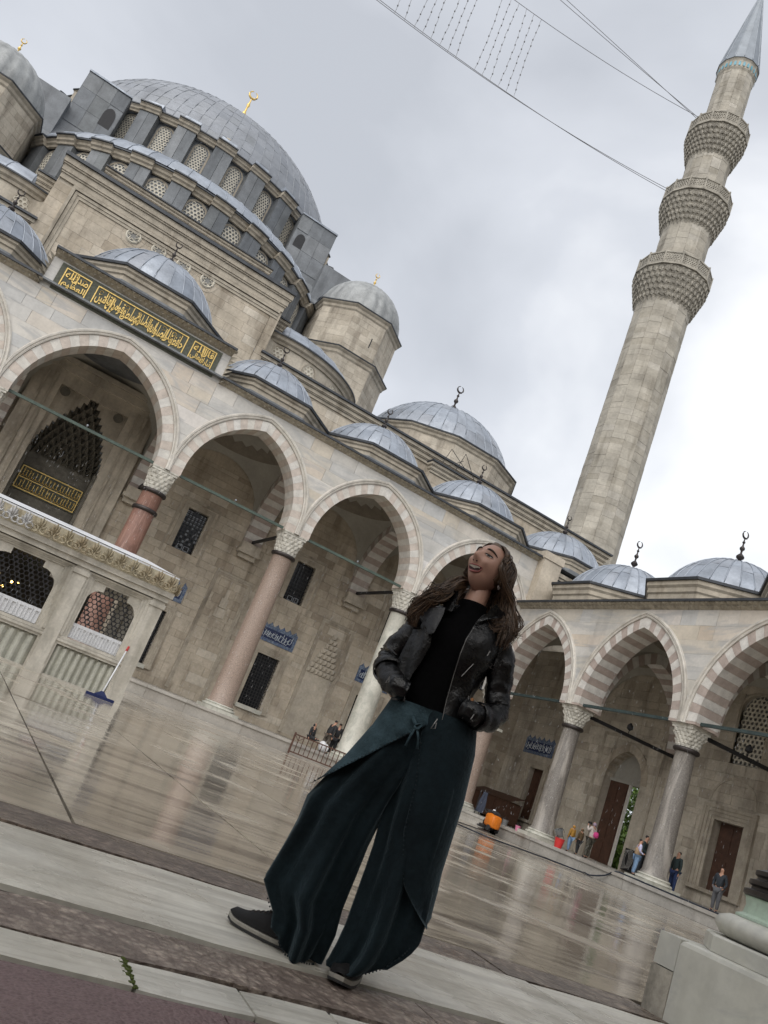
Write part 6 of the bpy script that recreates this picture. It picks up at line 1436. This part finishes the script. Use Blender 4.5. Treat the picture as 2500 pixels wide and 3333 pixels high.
for sg in (-1,1):
    g=G(); rows=[]       # narrowed laughing eye: white, iris, lids and brow
    ex=.031*sg
    g.grid([[fs_(ex+.014*cos(t)*k,.010+.0048*sin(t)*k,.003*(1-k*k)+.0012) for t in [2*pi*i/16 for i in range(16)]] for k in (1,.66,.33,.02)],True); ey=obj('eye',g,EYEW,hd,True)
    g=G(); g.grid([[fs_(ex-.003+.0056*cos(t)*k,.0115+.0045*sin(t)*k,.0052) for t in [2*pi*i/12 for i in range(12)]] for k in (1,.02)],True); obj('iris',g,IRIS,ey,True)
    g=G(); g.tube([fs_(ex+.0155*cos(t),.010+.0062*sin(t),.004) for t in [pi*k/8 for k in range(9)]],[.0012+.0013*sin(pi*k/8) for k in range(9)],5); obj('upper_lid',g,BROW,ey,True)
    g=G(); g.tube([fs_(ex+.0145*cos(t),.009-.0052*sin(t),.0035) for t in [pi*k/8 for k in range(9)]],.0012,4); obj('lower_lid',g,FACE,ey,True)
    g=G(); g.tube([fs_(ex+sg*q,.030+.006*(1-((q+.002)/.02)**2),.003) for q in (-.018,-.010,0,.009,.018,.023)],[.0022,.0036,.0038,.0034,.0026,.0012],5); obj('eyebrow',g,BROW,hd,True)
    g=G(); g.sphere(fs_(.0075*sg,-.0375,-.001),.0042,8,6,k=.7); obj('nostril',g,MOUTHD,hd,True)
mo=[(-.034,-.0485),(-.023,-.0495),(-.010,-.0500),(0,-.0510),(.010,-.0500),(.023,-.0495),(.034,-.0485)]; ml=[(-.034,-.0485),(-.024,-.0645),(-.011,-.0735),(0,-.0755),(.011,-.0735),(.024,-.0645),(.034,-.0485)]
g=G(); g.grid([[fs_(a,b,.003) for a,b in mo],[fs_(a,(b+d)/2,.0035) for (a,b),(c,d) in zip(mo,ml)],[fs_(a,b,.003) for a,b in ml]]); mt=obj('open_mouth',g,MOUTHD,hd,True)
g=G(); g.tube([fs_(a,b,.004) for a,b in mo],[.0015,.0028,.0034,.003,.0034,.0028,.0015],6); obj('upper_lip',g,LIP,hd,True)
g=G(); g.tube([fs_(a,b,.004) for a,b in ml],[.0015,.0032,.0042,.0046,.0042,.0032,.0015],6); obj('lower_lip',g,LIP,hd,True)
P=Pieces(mt,'tooth',TEETH,40)
for k in range(8):
    a=-.026+.0525*k/8; b=a+.0062; t0=pl(mo,a)-.001; hgt=.0085-.004*abs(k-3.5)/3.5; g=G(); g.grid([[fs_(a,t0,.0058),fs_(b,t0,.0058)],[fs_(a+.0004,t0-hgt,.0062),fs_(b-.0004,t0-hgt,.0062)]]); P.add(g.v,g.f)
for v,f,r in P.L: gg=G(); gg.add(v,f,r); obj('tooth',gg,TEETH,hd)
for sg in (-1,1): g=G(); g.sphere(hp_(.068*sg,-.005,-.012),.016,10,8,k=1.5); obj('ear',g,FACE,hd,True)
g=G(); g.sphere(Wd(.207,1.497,.035),.008,8,6,k=1.9); obj('earring',g,EYEW,hd,True)
# --- hair: scalp shell and many wavy locks
g=G(); rows=[]
for i in range(25):
    th=pi*i/24*.74; row=[]
    for j in range(48):
        a=2*pi*j/48; dx,dy,dz=sin(th)*sin(a),cos(th),sin(th)*cos(a)
        q=max(0,min(1,(dz-.12)/.2))*max(0,min(1,(.80-dy)/.12)); k=1.13+.05*noise.noise(Vector((dx*4,dy*4,dz*4))); k=k*(1-q)+.78*q
        if dy<-.2: k-=.18*min(1,(-.2-dy)/.3)
        x,y,z=headsurf(dx,dy,dz); row.append(hp_(x*k,y*k,z*k-.004))
    rows.append(row)
g.grid(rows,True); hr=obj('hair',g,HAIRB,WOM,True)
LOC=G(); rr=random.Random(5)
def lock(P,r0,seed,amp=.008):
    P=smooth_path([Vector(Wd(*p)) for p in P],5); n=len(P); out=[]
    for i,p in enumerate(P):
        t=i/(n-1); a=amp*min(1,t*2.2); out.append(tuple(Vector(p)+HR*a*sin(t*13+seed)+HF*a*cos(t*11+seed*1.7)+Vector((0,0,a*.5*sin(t*9+seed)))))
    LOC.tube(out,[r0*(.4+.6*sin(pi*min(1,.25+i/(n-1)*.75))) for i in range(n)],4,rr.random())
def hu(x,y,z): p=HC+SDv*x+UD*y+FD*z; return (p.x,p.y,p.z)
for k in range(800):      # locks falling behind and over the right shoulder
    t=rr.random(); s_=rr.gauss(0,1); d=rr.uniform(-.02,.02)
    a=hu(.004+.012*s_,.108+.004*rr.random(),.02-.10*t); b=hu(.064+.010*rr.random(),.07,.038-.105*t); c=hu(.080+.012*rr.random(),-.01,.034-.115*t)
    u=.272-.07*t*rr.random()+.007*s_; lock([a,b,c,(u,1.46+d,.035-.10*t),(u+.018+.01*s_,1.40+d,.045-.09*t),(u+.024+.010*s_,1.345+d*1.3,.06-.09*t),(u+.012+.018*s_,1.265+.10*rr.random(),.07-.08*t)],rr.uniform(.0011,.0025),rr.gauss(2+5*s_*.3,.7),.012)
for k in range(650):      # locks swept behind the cheek and over the left shoulder
    t=rr.random(); s_=rr.gauss(0,1)
    a=hu(-.004+.010*s_,.108,.01-.09*t); b=hu(-.070-.006*rr.random(),.06,-.005-.06*t); c=hu(-.082,-.03,-.03-.05*t)
    e=rr.uniform(-.012,.018); lock([a,b,c,(.055+e,1.455+.02*s_*.4,-.02+.05*t),(.012+e*1.6,1.395+.03*t-.02,.02+.06*t),(-.032+e*1.6,1.335+.03*t-.012*s_,.055+.05*t),(-.078+e,1.285+.02*s_,.06+.03*t),(-.082+.028*rr.random(),1.222+.05*rr.random(),.07+.02*t)],rr.uniform(.0011,.0025),rr.gauss(1+4*t,.7),.013)
for k in range(200):      # back of the head
    t=rr.uniform(-1,1); a=hu(.0,.108,-.03); b=hu(.05*t,.07,-.095); c=hu(.07*t,-.02,-.115); lock([a,b,c,(.15+.10*t,1.44,-.10),(.15+.13*t,1.36,-.10)],rr.uniform(.0025,.0045),rr.uniform(0,6))
for k in range(170):       # front hairline swept from the parting
    t=rr.random(); sg=1 if rr.random()<.62 else -1; a=hu(.006*sg,.098+.008*t,.046-.03*t); b=hu(.040*sg,.094,.046-.03*t); c=hu(.070*sg,.055,.030-.03*t); e_=hu(.082*sg,.005,.012-.03*t); lock([a,b,c,e_,hu(.088*sg,-.05,.0-.03*t)],rr.uniform(.0018,.0032),rr.uniform(0,6),.005)
o=obj('locks',LOC,HAIRB,hr,True); o['kind']='stuff'
# ------------------------------------------------------------------ small things about the courtyard
BRW=mat('brown barrier wood',(.10,.05,.035),rough=.6,noise_=(8,.3))
BF=thing('barrier','low brown wooden barrier with upright bars before the front platform','barrier',(-8.3,-1.6,.3))
y=-1.6; z0=.34
for x in (-10.34,-6.6): g=G(); g.box(x-.035,x+.035,y-.035,y+.035,z0-.02,z0+.92); obj('post',g,BRW,BF)
for z in (z0+.08,z0+.84): g=G(); g.box(-10.34,-6.6,y-.025,y+.025,z-.025,z+.03); obj('rail',g,BRW,BF)
for i in range(1,16): x=-10.34+3.74*i/16; g=G(); g.box(x-.015,x+.015,y-.015,y+.015,z0+.1,z0+.83); obj('bar',g,BRW,BF)
g=G(); g.tube([(-10.1,y,z0+.60),(-9.85,y,z0+.83)],.016,5); g.tube([(-10.1,y,z0+.6),(-10.32,y,z0+.82)],.016,5); obj('brace',g,BRW,BF)
g=G(); g.sphere((-8.05,.35,1.12),.2,10,8,k=1.2); g.sphere((-7.85,.4,1.08),.17,10,8,k=1.2); tag(obj('carrier_bag',g,FW,None,True),'pale blue white carrier bag beside the walking man','bag')
# floor scrubbing machine
ORG=mat('orange plastic',(.62,.17,.012),rough=.4,noise_=(6,.15)); BKP=mat('black rubber',(.02,.02,.022),rough=.6,noise_=None); CHR=mat('bright metal',(.7,.7,.72),rough=.25,metal=.9,noise_=None)
MX,MY,MZ=-1.75,-5.35,.40
SM=thing('floor_scrubber','orange walk behind floor scrubbing machine on the wet courtyard','floor machine',(MX,MY,MZ))
def hull(name,sec,m,parent=SM):
    """rounded body lofted through rectangular sections (y, half width, z0, z1)"""
    g=G(); rows=[]
    for y,hw,a,b in sec:
        k=.18; row=[]
        for i in range(16):
            t=2*pi*i/16; c,s_=cos(t),sin(t); e=2/4.5
            row.append((MX+hw*math.copysign(abs(c)**e,c),MY+y,MZ+(a+b)/2+(b-a)/2*math.copysign(abs(s_)**e,s_)))
        rows.append(row)
    g.grid(rows,True,.5,True,True); return obj(name,g,m,parent,True,sharp=50)
hull('body',[(-.42,.20,.18,.62),(-.38,.24,.16,.70),(-.1,.25,.16,.76),(.18,.24,.18,.72),(.24,.2,.2,.66)],ORG)
hull('lid',[(-.30,.17,.70,.80),(-.1,.2,.75,.88),(.16,.2,.70,.86),(.3,.15,.62,.80)],BKP)
hull('brush_deck',[(.1,.3,.05,.2),(.42,.3,.05,.2)],BKP); hull('squeegee_bar',[(.46,.34,.03,.13),(.52,.34,.03,.13)],CHR)
for sg in (-1,1):
    g=G(); g.lathe([(.02,-.04),(.12,-.04),(.13,0),(.12,.04),(.02,.04)],(0,0,0),16); g.v=[(MX+sg*.24+p[2],MY-.22+p[0],MZ+.13+p[1]) for p in g.v]; obj('wheel',g,BKP,SM,True,sharp=40)
g=G(); g.tube([(MX-.2,MY+.25,MZ+.68),(MX-.2,MY+.5,MZ+.82),(MX+.2,MY+.5,MZ+.82),(MX+.2,MY+.25,MZ+.68)],.02,6); g.tube([(MX,MY+.3,MZ+.6),(MX,MY+.55,MZ+.35),(MX,MY+.5,MZ+.12)],.035,6); obj('handle',g,BKP,SM,True)
g=G(); g.sphere((MX+.02,MY+.06,MZ+.89),.07,10,6,k=.5); obj('white_cap',g,SQW,SM,True)
# buckets
def bucket(label,x,y,z,r,h,m,tilt=0):
    g=G(); g.lathe([(r*.75,0),(r,h),(r*1.06,h),(r*1.06,h+.02),(r*.95,h+.02),(r*.72,.02),(.001,.02)],(0,0,0),18)
    c,s_=cos(tilt),sin(tilt); g.v=[(x+p[0]*c+p[2]*s_,y+p[1],z-p[0]*s_+p[2]*c+r*.7*abs(s_)) for p in g.v]; o=obj('bucket',g,m,None,True,sharp=40); tag(o,label,'bucket')
    g=G(); g.tube([(x+r*1.0*cos(t),y+r*.9*cos(t)*0,z+h*1.0+ r*.8*sin(t)) for t in [pi*k/10 for k in range(11)]],.012,4); obj('handle',g,IRON,o)
bucket('red plastic bucket standing on the platform edge by the grey column',-.42,-8.32,.84,.20,.36,mat('red bucket plastic',(.55,.03,.03),rough=.4,noise_=None))
bucket('grey metal pail tilted on top of the red bucket',-.42,-8.26,1.22,.17,.26,mat('grey pail metal',(.25,.26,.26),rough=.4,metal=.4,noise_=None),-.5)
bucket('small pink plastic bucket on the platform left of the granite column',-.3,-5.35,.84,.12,.2,mat('pink bucket plastic',(.6,.20,.33),rough=.4,noise_=None))
bucket('small grey bucket beside the dark wooden chest',-.25,-4.3,.84,.14,.24,mat('dull grey plastic',(.14,.14,.14),rough=.5,noise_=None))
g=G(); g.tube([(-.42,-8.4,.86),(-.30,-7.4,1.75)],.014,6); tag(obj('broom_handle',g,GREYG,None),'thin broom handle leaning over the red bucket','broom')
# dark wooden chest and blue cloth
CH=thing('wooden_chest','long dark brown wooden chest standing before the wooden door','chest',(5.2,4.2,.84))
g=G(); g.box(4.8,5.6,2.4,6.7,.92,2.05); obj('body',g,WOODD,CH); g=G(); g.grid([[(4.72,2.3,2.06),(4.72,6.8,2.06)],[(5.7,2.3,2.42),(5.7,6.8,2.42)]]); g.box(4.72,5.7,2.3,6.8,2.05,2.06); obj('sloping_lid',g,WOODD,CH)
for yy in (2.5,3.9,5.2,6.6): g=G(); g.box(4.77,4.81,yy-.06,yy+.06,.95,2.0); obj('panel_stile',g,WOODD,CH)
for yy in (2.5,6.6): g=G(); g.box(4.85,5.55,yy-.06,yy+.06,.84,.93); obj('foot',g,WOODD,CH)
g=G(); n=10; g.grid([[(.35+.12*sin(j*1.7+i*.3),-1.15-.07*j+.02*i,1.95-.11*i) for j in range(8)] for i in range(n)]); tag(obj('folded_cloth',g,cloth('grey blue cloth',(.045,.055,.085)),None,True),'dark blue cloths hanging in front of the wooden chest','cloth')
g=G(); 
for x_ in (.25,.5): g.tube([(x_,-1.1,.84),(x_,-1.1,2.0)],.02,6)
for z_ in (1.3,2.0): g.tube([(.25,-1.1,z_),(.5,-1.1,z_)],.018,6)
g.tube([(.38,-1.1,2.0),(.38,-1.75,2.0)],.018,6); tag(obj('cloth_rack',g,IRON,None),'thin dark rack that holds the blue cloths','rack')
# hose over the wet floor
HOSE=mat('dark blue hose',(.012,.018,.032),rough=.35,noise_=None)
hp=[(-7.4,-10.2),(-7.5,-12.3),(-6.9,-13.0),(-5.2,-12.3),(-3.4,-11.9),(-2.3,-12.0),(-1.45,-11.3),(-1.3,-11.5)]
g=G(); g.tube(smooth_path([(x,y,gz(y)+.035) for x,y in hp]+[(-1.12,-12.0,.60),(-1.0,-12.3,.85),(-.85,-12.75,.875),(-.75,-13.4,.875)]),.028,6); tag(obj('hose',g,HOSE,None,True),'dark hose snaking over the wet courtyard up onto the platform','hose')
g=G(); g.tube(smooth_path([(-7.0,-9.0,gz(-9)+.03),(-5.5,-8.2,gz(-8)+.03),(-3.6,-7.0,gz(-7)+.03),(-2.0,-5.8,gz(-6)+.03)]),.024,6); tag(obj('power_cable',g,HOSE,None,True),'dark cable lying behind the hose, running to the orange machine','cable')
g=G(); g.tube(smooth_path([(-.9,-13.5,.87),(-.92,-14.6,.87),(-.95,-16.4,.86),(-.93,-19,.86)]),.03,6); tag(obj('pipe',g,HOSE,None,True),'dark pipe lying along the platform edge at right','pipe')
# coil of wire and dark grate by the gate
g=G(); 
for i in range(5): g.tube([(6.15-.02*i,-5.62+.05*i+.26*cos(t),1.5+.42*sin(t)-.02*i) for t in [2*pi*k/18 for k in range(19)]],.012,4)
tag(obj('wire_coil',g,cloth('pale wire',(.30,.29,.27)),None),'coil of pale wire hung beside the gateway','coil')
g=G(); g.box(6.36,6.42,-5.95,-5.05,.95,1.95); q=obj('dark_board',g,IRON,None); tag(q,'dark board standing against the wall right of the gateway','board')
# trees and low wall outside the gateway
def tree(label,x,y,z,h,r,seed):
    rr=random.Random(seed); t=thing('tree',label,'tree',(x,y,z),'trees outside the gateway'); g=G(); g.tube([(x,y,z),(x+.1,y,z+h*.3),(x-.1,y+.1,z+h*.6),(x,y,z+h*.85)],[.16,.12,.08,.03],7)
    for k in range(6):
        a=rr.uniform(0,6.28); q=rr.uniform(.3,.7); g.tube([(x,y,z+h*q),(x+cos(a)*r*.4,y+sin(a)*r*.4,z+h*(q+.12)),(x+cos(a)*r*.75,y+sin(a)*r*.75,z+h*(q+.18))],[.06,.04,.015],5)
    obj('trunk',g,BR,t,True); g=G()
    for k in range(5200):
        a,b=rr.uniform(0,6.28),rr.uniform(-1,1); q=rr.random()**.4; cl=noise.noise(Vector((a*1.5,b*2,q*3+seed)))
        if cl<-.22: continue
        rad=r*q*(1+.25*cl); px,py,pz=x+rad*sqrt(1-b*b)*cos(a),y+rad*sqrt(1-b*b)*sin(a),z+h*.6+rad*b*.9
        d1=Vector((rr.gauss(0,1),rr.gauss(0,1),rr.gauss(0,1))).normalized()*.13; d2=Vector((rr.gauss(0,1),rr.gauss(0,1),rr.gauss(0,1))).normalized()*.11
        g.add([(px-d1.x,py-d1.y,pz-d1.z),(px+d2.x,py+d2.y,pz+d2.z),(px+d1.x,py+d1.y,pz+d1.z),(px-d2.x,py-d2.y,pz-d2.z)],[(0,1,2,3)],rr.random())
    obj('crown',g,LEAF,t)
LEAF=mat('young green leaves',tints=[(.07,.12,.02),(.11,.19,.035),(.15,.24,.05),(.06,.10,.02)],rough=.6,noise_=None)
tree('bright green leafy tree seen through the open gateway',14,1.2,.3,6.5,2.6,1); tree('second green tree farther behind the gateway',18,5.0,.3,8,3.6,2); tree('low green shrubby tree at the foot of the gateway view',10.2,-1.7,.2,2.4,1.2,3)
g=G(); g.box(11.2,11.6,-4,4,.3,1.6); tag(obj('garden_wall',g,GREYST,None),'low grey garden wall outside the gateway','wall')
g=G(); g.box(11.1,11.7,-4,4,1.605,1.75); tag(obj('wall_coping',g,FW,None),'white coping stone lying on the garden wall','coping')
# ------------------------------------------------------------------ falling rain: small drops in the air of the courtyard
RAINM=bpy.data.materials.new('rain drops'); RAINM.use_nodes=True; b=RAINM.node_tree.nodes['Principled BSDF']; b.inputs['Base Color'].default_value=(.55,.56,.58,1); b.inputs['Roughness'].default_value=.3; b.inputs['Transmission Weight'].default_value=.35
rr=random.Random(11); g=G(); n=0
while n<2600:
    d=rr.uniform(8,44)**1.0; a=math.radians(rr.uniform(-18,62)); x,y=CAM.x+d*sin(a),CAM.y+d*cos(a); z=rr.uniform(.6,8.5)
    if y>-.3 or x>-.3 or d<8 or (z-1.2)/d>.2: continue
    if -27.5<x<-20.5 and -18<y<-12.5 and z<4: continue
    l=rr.uniform(.03,.075)*(d/30+.35); w_=.0028*(d/30+.25); dx=.08*l
    V=[(x-w_,y,z),(x+w_*.5,y+w_*.85,z),(x+w_*.5,y-w_*.85,z),(x+dx,y,z+l),(x-dx*.2,y,z-l*.35)]
    g.add(V,[(0,1,3),(1,2,3),(2,0,3),(1,0,4),(2,1,4),(0,2,4)]); n+=1
o=obj('rain',g,RAINM,None); o['kind']='stuff'
